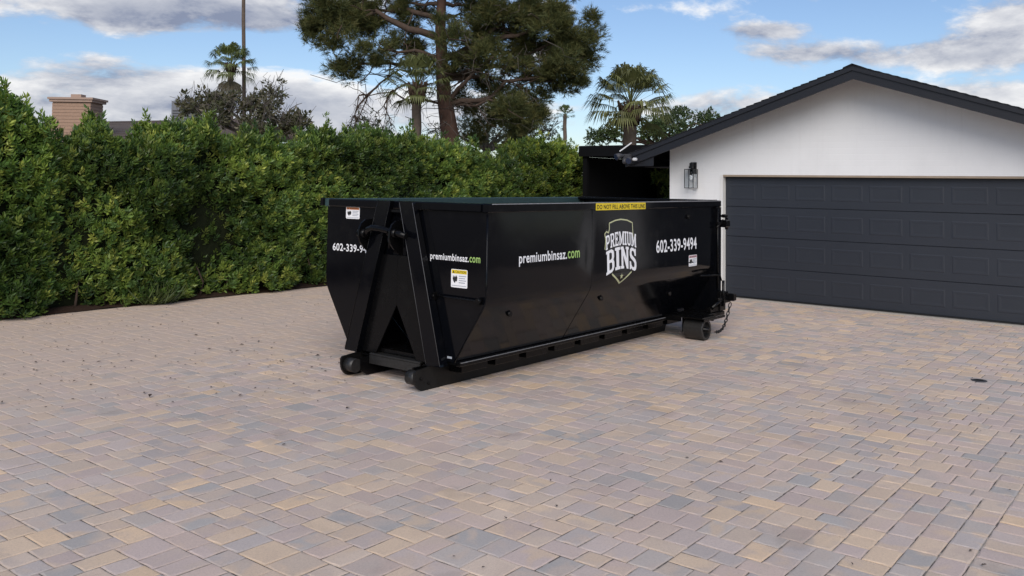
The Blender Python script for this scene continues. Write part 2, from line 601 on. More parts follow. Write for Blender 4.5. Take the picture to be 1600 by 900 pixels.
DX0, DX1, DY0, DY1 = -4.0, 14.62, -3.4, 13.02
me = MB()
me.box((DX0, DY0, -0.046), (DX1, DY1, -0.0052))
drive = tag(me.obj('driveway', M['joint']), kind='structure')
U_ = 0.0768
BORDER_Y = 1.06
TONES = [srgb(168, 158, 154), srgb(160, 154, 152), srgb(184, 167, 148), srgb(177, 164, 152), srgb(152, 150, 149),
         srgb(173, 159, 152), srgb(181, 165, 149), srgb(168, 156, 152), srgb(163, 157, 153), srgb(190, 170, 147)]
TW = np.array([5, 3, 2.6, 3, 1.7, 4, 2.2, 4, 3, 0.9])
TW = TW / TW.sum()
NX, NY = int((DX1 - DX0) / U_), int((DY1 - BORDER_Y) / U_)
filled = np.zeros((NX, NY), bool)
pieces = []
last_joint = {}
end_row = np.zeros(NY, int)
rr = random.Random(5)
for i in range(NX):
    j = 0
    while j < NY:
        if filled[i, j]:
            j += 1
            continue
        e = j
        while e < NY and not filled[i, e]:
            e += 1
        n = e - j
        # lay the run so that few joints line up with those of the row before
        best, bs = None, 99
        for _ in range(14):
            comp, left = [], n
            while left > 0:
                ch = [x for x in (2, 3) if x == left or left - x >= 2]
                wd = rr.choice(ch + [2] * (2 in ch)) if ch else left
                comp.append(wd)
                left -= wd
            pos_, sc_ = j, 0
            for wd in comp[:-1]:
                pos_ += wd
                sc_ += pos_ in last_joint and i - last_joint[pos_] <= 3
            if sc_ < bs:
                best, bs = comp, sc_
        for wd in best:
            ht = (3 if rr.random() < 0.62 else 2) if wd == 2 else (3 if rr.random() < 0.22 else 2)
            if rr.random() < 0.55:              # meet a neighbour's end where one can, so that no joint runs on and on
                ends = [end_row[q] - i for q in (j - 1, j + wd) if 0 <= q < NY]
                if ht not in ends and (5 - ht) in ends:
                    ht = 5 - ht
            ht = min(ht, NX - i)
            end_row[j:j + wd] = i + ht
            filled[i:i + ht, j:j + wd] = True
            pieces.append((DX0 + i * U_, BORDER_Y + j * U_, ht * U_, wd * U_, wd, ht))
            last_joint[j] = i
            j += wd
            last_joint[j] = i
# soldier border along the right edge, then a running field beyond it
x = DX0
while x < DX1 - 0.16:
    pieces.append((x, BORDER_Y - 0.243, 0.161, 0.243, 3, 2))
    x += 0.161
y = BORDER_Y - 0.243 - 0.161
row = 0
while y > DY0:
    x = DX0 + (row % 2) * 0.12
    while x < DX1 - 0.25:
        pieces.append((x, y, 0.241, 0.161, 2, 3))
        x += 0.241
    y -= 0.161
    row += 1


def paver_verts(hx, hy, rs):
    """tumbled stone: wavy outline, worn upper edge; 12 + 1 rings"""
    g_ = 0.0024
    c = 0.006
    base = [(-1, -1), (0, -1), (1, -1), (1, 0), (1, 1), (0, 1), (-1, 1), (-1, 0)]
    out_ = []
    jit = [(rs.uniform(-.004, .002), rs.uniform(-.004, .002)) for _ in base]
    for lvl, (ins, z) in enumerate(((0.0, -0.03), (0.0, -0.0028), (c, 0.0))):
        for (a, b_), (jx, jy) in zip(base, jit):
            k_ = 2.1 if (a and b_) else 0.9
            out_.append((a * (hx - g_ - ins * k_ + jx), b_ * (hy - g_ - ins * k_ + jy), z + (rs.uniform(-.0012, .0012) if lvl == 2 else 0)))
    return out_


PF = []
for r_ in range(2):
    for c_ in range(8):
        d_ = (c_ + 1) % 8
        PF.append((r_ * 8 + c_, r_ * 8 + d_, r_ * 8 + 8 + d_, r_ * 8 + 8 + c_))
PTOP = tuple(range(16, 24))
# the ones that show largest become stones of their own
meas = []
for idx, pc in enumerate(pieces):
    cx_, cy_ = pc[0] + pc[2] / 2, pc[1] + pc[3] / 2
    u, v, zz = proj((cx_, cy_, 0))
    if zz > 1 and -20 < u < 1620 and v < 912:
        meas.append((pc[2] * pc[3] / zz ** 3, idx))
meas.sort(reverse=True)
single = set(i for _, i in meas[:300])
variants = {}
rs = random.Random(3)
AV, AF, AC = [], [], []
for idx, pc in enumerate(pieces):
    cx_, cy_ = pc[0] + pc[2] / 2, pc[1] + pc[3] / 2
    tone = np.array(TONES[RNG.choice(len(TONES), p=TW)]) * rs.uniform(0.93, 1.07)
    rnd = rs.random()
    dzp = rs.uniform(-.0015, .0015)
    if idx in single:
        key = (round(pc[2], 3), round(pc[3], 3), rs.randrange(4))
        if key not in variants:
            vv = paver_verts(pc[2] / 2, pc[3] / 2, rs)
            me = bpy.data.meshes.new('paver')
            me.from_pydata(vv, [], PF + [PTOP])
            me.materials.append(M['paver_single'])
            variants[key] = me
        o = bpy.data.objects.new('paver', variants[key])
        C.objects.link(o)
        o.parent = drive
        o.location = (cx_, cy_, dzp)
        o.rotation_euler = (rs.uniform(-.006, .006), rs.uniform(-.006, .006), rs.uniform(-.008, .008))
        o.color = (*tone, 1)
    else:
        u, v, zz = proj((cx_, cy_, 0))
        if not (zz > 0.5 and -260 < u < 1860):
            if rs.random() < 0.0:
                continue
        vv = np.array(paver_verts(pc[2] / 2, pc[3] / 2, rs))
        vv[:, 2] += dzp + vv[:, 0] * rs.uniform(-.006, .006) + vv[:, 1] * rs.uniform(-.006, .006)
        vv += (cx_, cy_, 0)
        o0 = len(AV) * 24
        AV.append(vv)
        AC.append(np.tile([*tone, rnd], (24, 1)))
AV = np.concatenate(AV)
AC = np.concatenate(AC)
npv = len(AV) // 24
off = np.arange(npv)[:, None, None] * 24
sides = (np.array(PF)[None] + off).reshape(-1, 4)
tops = np.concatenate([(np.array([[16, 17, 18, 23], [23, 18, 19, 22], [22, 19, 20, 21]])[None] + off).reshape(-1, 4)])
po = tri_obj('pavers', M['paver_many'], AV, np.concatenate([sides, tops]), AC, drive)
tag(po, kind='stuff')

# concrete lip at the garage door, soil under the hedge
me = MB()
me.box((14.55, 2.0, -0.03), (14.66, 6.93, 0.018), 0.006)
tag(me.obj('door_sill', M['concrete']), kind='structure')
me = MB()
px = np.linspace(-4, 19.5, 60)
for a, b_ in zip(px[:-1], px[1:]):
    ya, yb = 12.99 + 0.05 * math.sin(a * 3.1) + 0.04 * math.sin(a * 7.7), 12.99 + 0.05 * math.sin(b_ * 3.1) + 0.04 * math.sin(b_ * 7.7)
    me.add([(a, ya, 0.004), (b_, yb, 0.004), (b_, yb + 0.25, 0.05), (a, ya + 0.25, 0.05), (b_, 15.6, 0.05), (a, 15.6, 0.05)], [(0, 1, 2, 3), (3, 2, 4, 5)])
tag(me.obj('planting_bed', M['soil']), kind='structure')

# small round drain in the paving
dp = np.array([10.18, 1.965, 0.0])
me = MB()
ring = [(0.075 * math.cos(a), 0.075 * math.sin(a)) for a in np.linspace(0, 2 * math.pi, 25)[:-1]]
me.prism(ring, 2, 0.001, 0.007)
dr = me.obj('drain_cover', M['dark_louvre'], None, (float(dp[0]), float(dp[1]), 0.0))
tag(dr, 'small dark round drain cover set in pavers before the garage', 'drain')
for q in range(3):
    me = MB()
    hw = 0.045 - abs(q - 1) * 0.012
    me.box((-0.006 + (q - 1) * 0.03, -hw, 0.007), (0.006 + (q - 1) * 0.03, hw, 0.010))
    me.obj('grate_bar', M['chain_steel'], dr)

# ------------------------------------------------------------------ the dumpster
DO = Vector((6.268, 6.385, 0.0))
DL, HW, ZR, ZB, ZF, HF = 4.82, 1.12, 1.76, 0.85, 0.265, 0.745
dump = thing('roll_off_dumpster', DO, 'glossy black roll-off dumpster with white lettering on the paved driveway', 'dumpster')
SEAM = 1.73


def bulge(x, z):
    """how far the side sheet bellies out between its fixed edges"""
    if z >= ZB:
        t = (z - ZB) / (1.69 - ZB)
        t = min(max(t, 0.0), 1.0)
        if x < SEAM:
            s = max(0.0, min(1.0, x / SEAM))
            amp, pk = 0.022, 0.42
        else:
            s = max(0.0, min(1.0, (x - SEAM) / (4.62 - SEAM)))
            amp, pk = 0.026, 0.16
        tt = (t / pk) * 0.5 if t < pk else 0.5 + (t - pk) / (1 - pk) * 0.5
        up = math.sin(math.pi * tt) if t < pk else 1.0 - ((t - pk) / (1 - pk)) ** 1.15
        edge = min(1.0, min(s, 1 - s) / 0.16)
        return amp * math.sin(edge * math.pi / 2) * up
    return 0.0


def prof(z):
    """half width of the tub at height z"""
    if z >= ZB + 0.07:
        return HW
    if z > ZB - 0.07:
        t = (ZB + 0.07 - z) / 0.14
        return HW - (HW - HF) / (ZB - ZF) * 0.07 * t * t
    return HF + (HW - HF) * (z - ZF) / (ZB - ZF)


zs = [ZF, 0.40, 0.55, 0.70] + list(np.linspace(ZB - 0.07, ZB + 0.07, 8)) + list(np.linspace(0.98, 1.69, 9))
xs = list(np.linspace(0.0, DL - 0.14, 42))
for sgn, nm in ((-1, 'side_panel'), (1, 'side_panel')):
    me = MB()
    for th, flip in ((0.0, False), (0.012, True)):
        vs = []
        for xx in xs:
            for zz in zs:
                vs.append((xx, sgn * (prof(zz) + bulge(xx, zz) - th), zz))
        fs = []
        nz = len(zs)
        for i in range(len(xs) - 1):
            for j in range(nz - 1):
                q = (i * nz + j, (i + 1) * nz + j, (i + 1) * nz + j + 1, i * nz + j + 1)
                fs.append(q if (sgn < 0) != flip else q[::-1])
        me.add(vs, fs, True)
    o = me.obj(nm, M['black_paint'], dump)
    # inside sheet: dark paint with sky light tinted in as teal
    me = MB()
    vs = []
    for xx in (0.02, DL - 0.16):
        for zz in (ZF + 0.02, ZB, 1.69):
            vs.append((xx, sgn * (prof(zz) - 0.016), zz))
    fs = [(0, 1, 4, 3), (1, 2, 5, 4)]
    me.add(vs, fs)
    me.obj('lining', M['inner_paint'], o)
# floor
me = MB()
me.box((0.01, -HF + 0.005, ZF - 0.03), (DL - 0.15, HF - 0.005, ZF + 0.005))
me.obj('floor', M['black_steel'], dump)
# front panel (its outline is the tub section) with inside face
sz_ = (1.69, ZB + .07, ZB + .03, ZB, ZB - .03, ZB - .07, ZF)
sec = [(-prof(z_), z_) for z_ in sz_] + [(-0.33, ZF), (0.0, 0.80), (0.33, ZF)] + [(prof(z_), z_) for z_ in sz_[::-1]]
me = MB()
me.prism(sec, 0, -0.012, -0.001)
fp = me.obj('front_panel', M['black_paint'], dump)
# top rail of square tube round the rim
me = MB()
rh = 0.085
rails = [((-0.03, -HW - 0.028, ZR - rh), (DL, -HW + 0.05, ZR)), ((-0.03, HW - 0.05, ZR - rh), (DL, HW + 0.028, ZR))]
for a, b_ in rails:
    me = MB()
    me.box(a, b_, 0.008)
    me.obj('top_rail', M['black_paint'] if a[1] < 0 else M['inner_paint'], dump)  # far rail's teal colour stands in for its sky reflection
me = MB()
me.box((-0.045, -HW + 0.052, ZR - rh + 0.004), (0.04, HW - 0.052, ZR - 0.002), 0.008)
me.obj('front_rail', M['black_paint'], dump)
me = MB()
me.box((-0.055, HW + 0.029, ZR - 0.075), (0.10, HW + 0.075, ZR + 0.004), 0.006)
me.obj('rail_end', M['black_paint'], dump)
# sky highlight painted as a pale line on the near rail's upper arris
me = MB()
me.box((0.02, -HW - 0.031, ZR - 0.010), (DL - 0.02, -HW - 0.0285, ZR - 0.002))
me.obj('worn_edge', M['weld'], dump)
# seam bead
me = MB()
pts = [(SEAM, -(prof(zz) + bulge(SEAM, zz) - 0.001), zz) for zz in (1.67, 1.3, ZB + .07, ZB + .03, ZB, ZB - .03, ZB - .07, 0.6, ZF + 0.01)]
me.tube(pts, 0.005, 6)
me.obj('weld_seam', M['black_paint'], dump)
# front arris weld on the near corner
me = MB()
me.tube([(-0.006, -prof(zz) + .002, zz) for zz in (1.66, ZB + .07, ZB + .03, ZB, ZB - .03, ZB - .07, ZF)], 0.009, 8)
me.obj('corner_bead', M['black_paint'], dump)
# ledge under the near and far sides
for sgn in (-1, 1):
    me = MB()
    me.box((0.03, sgn * (HF - 0.02), ZF - 0.045), (4.16, sgn * (HF + 0.035), ZF - 0.012), 0.005)
    o = me.obj('floor_flange', M['black_steel'], dump)
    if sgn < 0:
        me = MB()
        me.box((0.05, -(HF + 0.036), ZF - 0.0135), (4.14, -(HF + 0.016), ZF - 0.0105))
        me.obj('worn_edge', M['weld'], o)  # lit top of the ledge painted as a pale strip
# skids: outer plate with rounded toe, shorter inner plate, nose roller
SK = 0.5225
for sgn in (-1, 1):
    def toe(x0, r, top):
        p_ = [(x0 + r - r * math.sin(a), r - r * math.cos(a)) for a in np.linspace(0, math.pi / 2, 7)]
        return p_
    outl = [(4.43, 0.0)] + toe(-0.31, 0.13, 0.2) + [(-0.31, 0.18), (-0.29, 0.20), (-0.09, 0.215), (4.49, 0.215), (4.49, 0.14)]
    me = MB()
    me.prism(outl[::-1], 1, sgn * SK, sgn * (SK - 0.022))
    sk = me.obj('skid', M['skid_steel'], dump)
    me = MB()
    inn = [(4.35, 0.01), (-0.10, 0.01), (-0.17, 0.06), (-0.18, 0.19), (4.35, 0.19)]
    me.prism(inn[::-1], 1, sgn * (SK - 0.165), sgn * (SK - 0.145))
    me.obj('inner_plate', M['black_steel'], sk)
    me = MB()
    me.box((-0.05, sgn * (SK - 0.144), 0.19), (4.40, sgn * (SK - 0.024), 0.205))
    me.obj('web', M['black_steel'], sk)
    me = MB()
    me.tube([(-0.225, sgn * (SK - 0.026), 0.115), (-0.225, sgn * (SK - 0.150), 0.115)], 0.068, 20)
    me.obj('nose_roller', M['roller_steel'], sk)
    for bx_, bz_ in ((-0.225, 0.115), (-0.12, 0.06)):
        me = MB()
        me.tube([(bx_, sgn * (SK + 0.0), bz_), (bx_, sgn * (SK + 0.010), bz_)], 0.014, 8)
        me.obj('bolt', M['black_steel'], sk)
# cross members showing between flange and skid
for i in range(9):
    xx = 0.16 + i * 0.505
    for sgn in (-1, 1):
        me = MB()
        me.box((xx, sgn * (SK + 0.003), 0.13), (xx + 0.385, sgn * (HF - 0.06), ZF - 0.046), 0.004)
        me.obj('cross_member', M['black_steel'], dump)
# tie plate between the skids at the nose
me = MB()
me.box((-0.07, -SK + 0.17, 0.205), (0.45, SK - 0.17, 0.225), 0.003)
me.box((-0.072, -SK + 0.17, 0.12), (-0.052, SK - 0.17, 0.204))
me.obj('nose_plate', M['roller_steel'], dump)  # lighter steel colour stands in for the plate's sky-lit top
# A-frame legs
for sgn in (-1, 1):
    t_in, t_out, b_in, b_out = 0.065, 0.245, 0.485, 0.665
    xo_t, xo_b = -0.105, -0.125
    zt, zb = ZR - 0.004, 0.225
    a = [(-0.046, sgn * t_in, zt), (-0.046, sgn * t_out, zt), (xo_t, sgn * t_out, zt), (xo_t, sgn * t_in, zt)]
    b_ = [(-0.0125, sgn * b_in, zb), (-0.0125, sgn * b_out, zb), (xo_b, sgn * b_out, zb), (xo_b, sgn * b_in, zb)]
    me = MB()
    if sgn > 0:
        me.loft(a, b_)
    else:
        me.loft(a[::-1], b_[::-1])
    leg = me.obj('lift_frame_leg', M['black_paint'], dump)
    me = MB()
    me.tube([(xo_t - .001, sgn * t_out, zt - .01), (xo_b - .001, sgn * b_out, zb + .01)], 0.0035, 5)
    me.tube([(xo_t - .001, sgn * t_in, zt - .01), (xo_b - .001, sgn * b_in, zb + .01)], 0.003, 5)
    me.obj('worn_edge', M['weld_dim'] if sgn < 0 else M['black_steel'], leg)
    # foot gusset onto the skid
    me = MB()
    me.prism([(-0.12, 0.216), (0.05, 0.216), (0.02, 0.30), (-0.10, 0.30)], 1, sgn * 0.50, sgn * 0.515)
    me.obj('foot_gusset', M['black_steel'], leg)
# web plates between the legs, leaving the arrow-shaped opening at the bottom
xp0, xp1 = -0.05, -0.034


def leg_in(z):
    t = (ZR - z) / (ZR - 0.225)
    return 0.065 + (0.485 - 0.065) * t


zap = 0.735
for sgn in (-1, 1):
    poly = [(0.0, 1.22), (0.0, zap), (sgn * 0.285, 0.228), (sgn * (leg_in(0.228) - 0.002), 0.228), (sgn * (leg_in(1.22) - 0.002), 1.22)]
    me = MB()
    me.prism(poly if sgn < 0 else poly[::-1], 0, xp0 - (0.001 if sgn > 0 else 0), xp1)
    me.obj('web_plate', M['black_steel'], dump)
me = MB()
me.box((-0.085, -leg_in(1.66) + .004, 1.645), (-0.055, leg_in(1.66) - .004, 1.675), 0.003)
me.obj('frame_tie', M['black_steel'], dump)
# dark chute behind the opening: a sloping nose plate
me = MB()
me.loft([(0.002, -0.42, 0.84), (0.55, -0.42, 0.275), (0.55, 0.42, 0.275), (0.002, 0.42, 0.84)], [(0.03, -0.42, 0.86), (0.58, -0.42, 0.295), (0.58, 0.42, 0.295), (0.03, 0.42, 0.86)])
me.prism([(0.002, 0.84), (0.002, 0.27), (0.55, 0.27)], 1, -0.44, -0.42)
me.prism([(0.002, 0.84), (0.002, 0.27), (0.55, 0.27)], 1, 0.42, 0.44)
me.obj('nose_recess', M['black_steel'], dump)
# hook bar with its cheek plates
me = MB()
me.tube([(-0.10, 0.40, 1.385), (-0.16, 0.345, 1.415), (-0.205, 0.27, 1.47), (-0.21, 0.20, 1.492), (-0.195, 0.10, 1.485), (-0.175, 0.0, 1.465), (-0.17, -0.12, 1.445), (-0.17, -0.235, 1.425)],
        0.030, 14)
me.obj('hook_bar', M['black_steel'], dump)
for yy, nm in ((0.385, 'a'), (-0.055, 'b')):
    ol = []
    for a in np.linspace(0.5, 2 * math.pi - 0.5, 18):
        ol.append((-0.135 + 0.085 * math.cos(a + math.pi / 2 - 1.57), 1.42 + 0.12 * math.sin(a)))
    me = MB()
    pl = [(-0.045, 1.57), (-0.14, 1.565), (-0.195, 1.53), (-0.225, 1.47), (-0.23, 1.40), (-0.21, 1.34), (-0.16, 1.285), (-0.09, 1.235), (-0.045, 1.22)]
    me.prism(pl, 1, yy - 0.011, yy + 0.011)
    o = me.obj('hook_cheek_plate', M['black_steel'], dump)
    me = MB()
    me.tube([(-0.17, yy - 0.05, 1.445 - 0.02 * (yy > 0)), (-0.17, yy + 0.05, 1.447 - 0.02 * (yy > 0))], 0.043, 14)
    me.obj('boss', M['black_steel'], o)
me = MB()
me.tube([(-0.13, 0.06, 1.40), (-0.12, 0.05, 1.34), (-0.115, 0.05, 1.29)], 0.012, 7)
me.obj('safety_latch', M['black_steel'], dump)
# tarp bar along the front near corner
me = MB()
me.tube([(-0.05, -0.485, 0.875), (-0.055, -0.70, 0.872), (-0.055, -1.00, 0.868), (-0.045, -1.07, 0.862)], 0.011, 8)
tb = me.obj('tarp_bar', M['black_steel'], dump)
for yy, rr_ in ((-0.50, 0.02), (-1.06, 0.034)):
    me = MB()
    me.tube([(-0.012, yy, 0.872), (-0.07, yy, 0.868)], rr_ * 0.7, 10)
    me.box((-0.05, yy - 0.012, 0.83), (-0.018, yy + 0.012, 0.90), 0.003)
    me.obj('bar_bracket', M['black_steel'], tb)
# little plugs on the lower side
for xx, zz in ((0.44, 0.70), (2.05, 0.70), (3.9, 1.56), (3.72, 0.60)):
    yy = -(prof(zz) + bulge(xx, zz))
    me = MB()
    me.tube([(xx, yy + 0.004, zz), (xx, yy - 0.028, zz)], 0.026, 10)
    me.obj('side_plug', M['black_steel'], dump)

# rear frame and door
for sgn in (-1, 1):
    me = MB()
    me.box((DL - 0.145, sgn * (HW - 0.07), 0.30), (DL - 0.003, sgn * (HW + 0.030), ZR - rh - 0.002), 0.006)
    post = me.obj('rear_post', M['black_paint'], dump)
    # gusset sheet that closes the gap between sloping side and upright post
    me = MB()
    poly = [(sgn * (HW - 0.072), 0.30), (sgn * (HW - 0.072), ZB - 0.06), (sgn * (HF + 0.03), 0.30)]
    me.prism(poly if sgn < 0 else poly[::-1], 0, DL - 0.13, DL - 0.115)
    me.obj('corner_sheet', M['black_paint'], dump)
me = MB()
me.box((DL - 0.15, -HW + 0.06, 0.21), (DL - 0.003, HW - 0.06, 0.298), 0.005)
me.obj('rear_sill', M['black_paint'], dump)
sec2 = [(-HW + 0.02, 1.73), (-HW + 0.02, 0.24), (HW - 0.02, 0.24), (HW - 0.02, 1.73)]
me = MB()
me.prism(sec2, 0, DL + 0.002, DL + 0.055)
door = me.obj('rear_door', M['black_paint'], dump)
me = MB()
me.box((DL - 0.15, -HW + 0.052, ZR - 0.03), (DL + 0.05, HW - 0.052, ZR + 0.006), 0.005)
me.obj('door_head', M['black_paint'], door)
# latch hardware on the rear near corner
me = MB()
me.box((DL - 0.16, -HW - 0.060, 1.44), (DL + 0.06, -HW - 0.032, 1.475), 0.006)
me.box((DL + 0.005, -HW - 0.10, 1.40), (DL + 0.125, -HW - 0.010, 1.50), 0.014)
me.box((DL - 0.02, -HW - 0.09, 1.53), (DL + 0.075, -HW - 0.035, 1.575), 0.012)
me.tube([(DL + 0.10, -HW - 0.06, 1.37), (DL + 0.10, -HW - 0.06, 1.53)], 0.022, 10)
me.tube([(DL - 0.17, -HW - 0.045, 1.40), (DL + 0.0, -HW - 0.055, 1.50)], 0.012, 8)
me.obj('door_hinge', M['black_steel'], dump)
me = MB()
me.tube([(DL - 0.13, -HW - 0.042, 1.66), (DL - 0.13, -HW - 0.042, 0.60)], 0.014, 8)
me.obj('lock_rod', M['black_steel'], dump)
me = MB()
me.tube([(DL - 0.62, -HW - 0.03, 0.80), (DL - 0.10, -HW - 0.06, 0.775), (DL - 0.06, -HW - 0.06, 0.70)], 0.013, 8)
me.obj('ratchet_handle', M['black_steel'], dump)
me = MB()
me.box((DL - 0.06, -HW - 0.10, 0.40), (DL + 0.15, -HW - 0.06, 0.50), 0.008)
me.box((DL + 0.09, -HW - 0.17, 0.42), (DL + 0.17, -HW - 0.03, 0.52), 0.012)
me.tube([(DL - 0.04, -HW - 0.08, 0.36), (DL - 0.04, -HW - 0.08, 0.70)], 0.02, 8)
me.tube([(DL - 0.33, -HW - 0.055, 0.36), (DL + 0.05, -HW - 0.08, 0.50)], 0.026, 6)
me.tube([(DL + 0.03, -HW - 0.10, 0.54), (DL + 0.10, -HW - 0.08, 0.47)], 0.018, 8)
me.box((DL - 0.12, -HW - 0.075, 0.30), (DL + 0.04, -HW - 0.02, 0.56), 0.008)
me.box((DL - 0.20, -HW - 0.085, 0.44), (DL - 0.05, -HW - 0.045, 0.48), 0.008)
me.obj('door_latch', M['black_steel'], dump)
# outrigger with the rear roller
for sgn in (-1, 1):
    me = MB()
    me.box((3.98, sgn * 0.70, 0.278), (4.34, sgn * 1.30, 0.296), 0.004)
    me.box((4.02, sgn * 1.285, 0.245), (4.62, sgn * 1.302, 0.277), 0.004)
    me.box((3.985, sgn * 0.72, 0.225), (4.005, sgn * 0.99, 0.277), 0.003)
    me.box((4.315, sgn * 0.72, 0.225), (4.335, sgn * 1.28, 0.277), 0.003)
    og = me.obj('outrigger', M['black_steel'], dump)
    me = MB()
    me.box((4.345, sgn * 0.80, 0.25), (DL - 0.02, sgn * 1.21, 0.30), 0.006)
    me.box((4.45, sgn * 1.12, 0.301), (DL - 0.06, sgn * 1.18, 0.37), 0.006)
    me.obj('rear_bracket', M['black_steel'], og)
    rc = (4.14, 0.135)
    me = MB()
    R0, R1 = 0.135, 0.10
    ysA, ysB = sgn * 1.01, sgn * 1.275
    seg = 28
    vs, fs = [], []
    for (yy, rad) in ((ysA, R1), (ysA, R0 - .006), (ysA + sgn * .006, R0), (ysB - sgn * .006, R0), (ysB, R0 - .006), (ysB, R1), (ysB - sgn * .05, R1 - .004), (ysB - sgn * .05, 0.001)):
        for k_ in range(seg):
            th = 2 * math.pi * k_ / seg
            vs.append((rc[0] + rad * math.cos(th), yy, rc[1] + rad * math.sin(th)))
    for i in range(7):
        for k_ in range(seg):
            k2 = (k_ + 1) % seg
            fs.append((i * seg + k_, i * seg + k2, (i + 1) * seg + k2, (i + 1) * seg + k_))
    me.add(vs, fs)
    ro = me.obj('rear_roller', M['roller_steel'], dump)
    me = MB()
    me.tube([(rc[0], sgn * 0.96, rc[1]), (rc[0], sgn * 1.315, rc[1])], 0.028, 12)
    me.obj('axle', M['black_steel'], ro)
    me = MB()
    me.box((rc[0] - 0.045, sgn * 0.955, 0.08), (rc[0] + 0.045, sgn * 0.985, 0.262), 0.004)
    me.obj('axle_bracket', M['black_steel'], ro)
# safety chain hanging from the latch to the axle
ca, cb = Vector((DL + 0.05, -HW - 0.14, 0.40)), Vector((4.25, -1.34, 0.10))
NL = 15
cp = []
for i in range(NL + 1):
    t = i / NL
    p_ = ca.lerp(cb, t)
    p_.z -= 0.16 * math.sin(math.pi * t) * (1 - 0.3 * t)
    p_.z = max(p_.z, 0.03)
    cp.append(p_)
chain = None
for i in range(NL):
    a, b_ = cp[i], cp[i + 1]
    d_ = (b_ - a)
    Lk = d_.length * 1.25 / 2
    d_.normalize()
    s_ = d_.cross(Vector((0, 0, 1))).normalized()
    if i % 2:
        s_ = d_.cross(s_).normalized()
    mid = (a + b_) / 2
    pts = [mid + d_ * (Lk * math.cos(th)) + s_ * (0.017 * math.sin(th)) for th in np.linspace(0, 2 * math.pi, 13)]
    me = MB()
    me.tube(pts, 0.0065, 5, False)
    if chain is None:
        chain = me.obj('chain', M['chain_steel'], dump)
    else:
        me.obj('chain_link', M['chain_steel'], chain)


# ---- lettering
def text_shape(s, bold=0.02):
    cu = bpy.data.curves.new('lettering', 'FONT')
    cu.body = s
    cu.size = 1.0
    cu.offset = bold * 0.55
    cu.space_character = 1.07
    cu.fill_mode = 'FRONT'
    cu.resolution_u = 4
    ob = bpy.data.objects.new('lettering', cu)
    me_ = bpy.data.meshes.new_from_object(ob)
    vs = np.array([v.co[:2] for v in me_.vertices])
    fs = [tuple(p_.vertices) for p_ in me_.polygons]
    bpy.data.objects.remove(ob)
    bpy.data.curves.remove(cu)
    bpy.data.meshes.remove(me_)
    return vs, fs


def unit(vs):
    lo, hi = vs.min(0), vs.max(0)
    return (vs - lo) / (hi - lo)


def map_near(x, z, lift):
    return (x, -(prof(z) + bulge(x, z)) - lift, z)


def map_front(y, z, lift):
    return (-0.0125 - lift, -y, z)          # y counted to the right as one reads it


def put2d(name, vs, fs, mapper, mat, lift, parent):
    P_ = [mapper(a, b_, lift) for a, b_ in vs]
    me_ = MB()
    me_.add(P_, fs)
    return me_.obj(name, mat, parent)


def write(name, s, x0, x1, z0, z1, mapper, mat, parent, lift=0.003, bold=0.02, warp=None):
    vs, fs = text_shape(s, bold)
    vs = unit(vs)
    q = [(x0 + (x1 - x0) * a, z0 + (z1 - z0) * b_) for a, b_ in vs]
    if warp:
        q = [warp(a, b_) for a, b_ in vs]
    return put2d(name, q, fs, mapper, mat, lift, parent)


def rect2d(name, x0, x1, z0, z1, mapper, mat, parent, lift=0.002, r=0.0):
    if r <= 0:
        vs = [(x0, z0), (x1, z0), (x1, z1), (x0, z1)]
    else:
        vs = []
        for cx_, cz_, a0 in ((x1 - r, z0 + r, -90), (x1 - r, z1 - r, 0), (x0 + r, z1 - r, 90), (x0 + r, z0 + r, 180)):
            for k_ in range(4):
                a = math.radians(a0 + k_ * 30)
                vs.append((cx_ + r * math.cos(a), cz_ + r * math.sin(a)))
    return put2d(name, vs, [tuple(range(len(vs)))], mapper, mat, lift, parent)


# near side: web address, phone number
write('web_lettering', 'premiumbinsaz.', 0.44, 1.235, 1.155, 1.285, map_near, M['white_vinyl'], dump, 0.003, 0.028)
write('web_lettering', 'com', 1.25, 1.468, 1.186, 1.262, map_near, M['green_vinyl'], dump, 0.003, 0.028)
write('phone_lettering', '602-339-9494', 3.084, 4.121, 1.145, 1.298, map_near, M['white_vinyl'], dump, 0.003, 0.030)
# front: the same two, y counted from the middle to the right as read
write('web_lettering', 'premiumbinsaz.', 0.411, 0.905, 1.19, 1.275, map_front, M['white_vinyl'], dump, 0.002, 0.028)
write('web_lettering', 'com', 0.914, 1.046, 1.21, 1.262, map_front, M['green_vinyl'], dump, 0.002, 0.028)
write('phone_lettering', '602-339-9494', -1.022, -0.375, 1.21, 1.29, map_front, M['white_vinyl'], dump, 0.002, 0.030)
# yellow tape on the rail


def map_rail(x, z, lift):
    return (x, -HW - 0.0285 - lift, z)


tp = rect2d('fill_line_tape', 1.752, 2.806, ZR - 0.088, ZR - 0.0115, map_rail, M['yellow_vinyl'], dump, 0.004)
tag(write('tape_lettering', 'DO NOT FILL ABOVE THIS LINE', 1.775, 2.785, ZR - 0.076, ZR - 0.028, map_rail, M['ink'], tp, 0.006, 0.03), kind='stuff')
# shield logo
LX, LZ = 2.30, 1.222
lg0, lg1 = 1.955, 2.62
sh = [(-.255, .31), (-.14, .345), (0, .358), (.14, .345), (.25, .312), (.275, .30), (.285, -.20), (.20, -.275), (.0, -.385), (-.20, -.275), (-.285, -.20), (-.31, .12), (-.335, .20), (-.31, .24), (-.27, .235)]
logo = put2d('shield_logo', [(LX + a, LZ + b_) for a, b_ in sh], [tuple(range(len(sh)))[::-1]], map_near, M['shield_vinyl'], 0.003, dump)


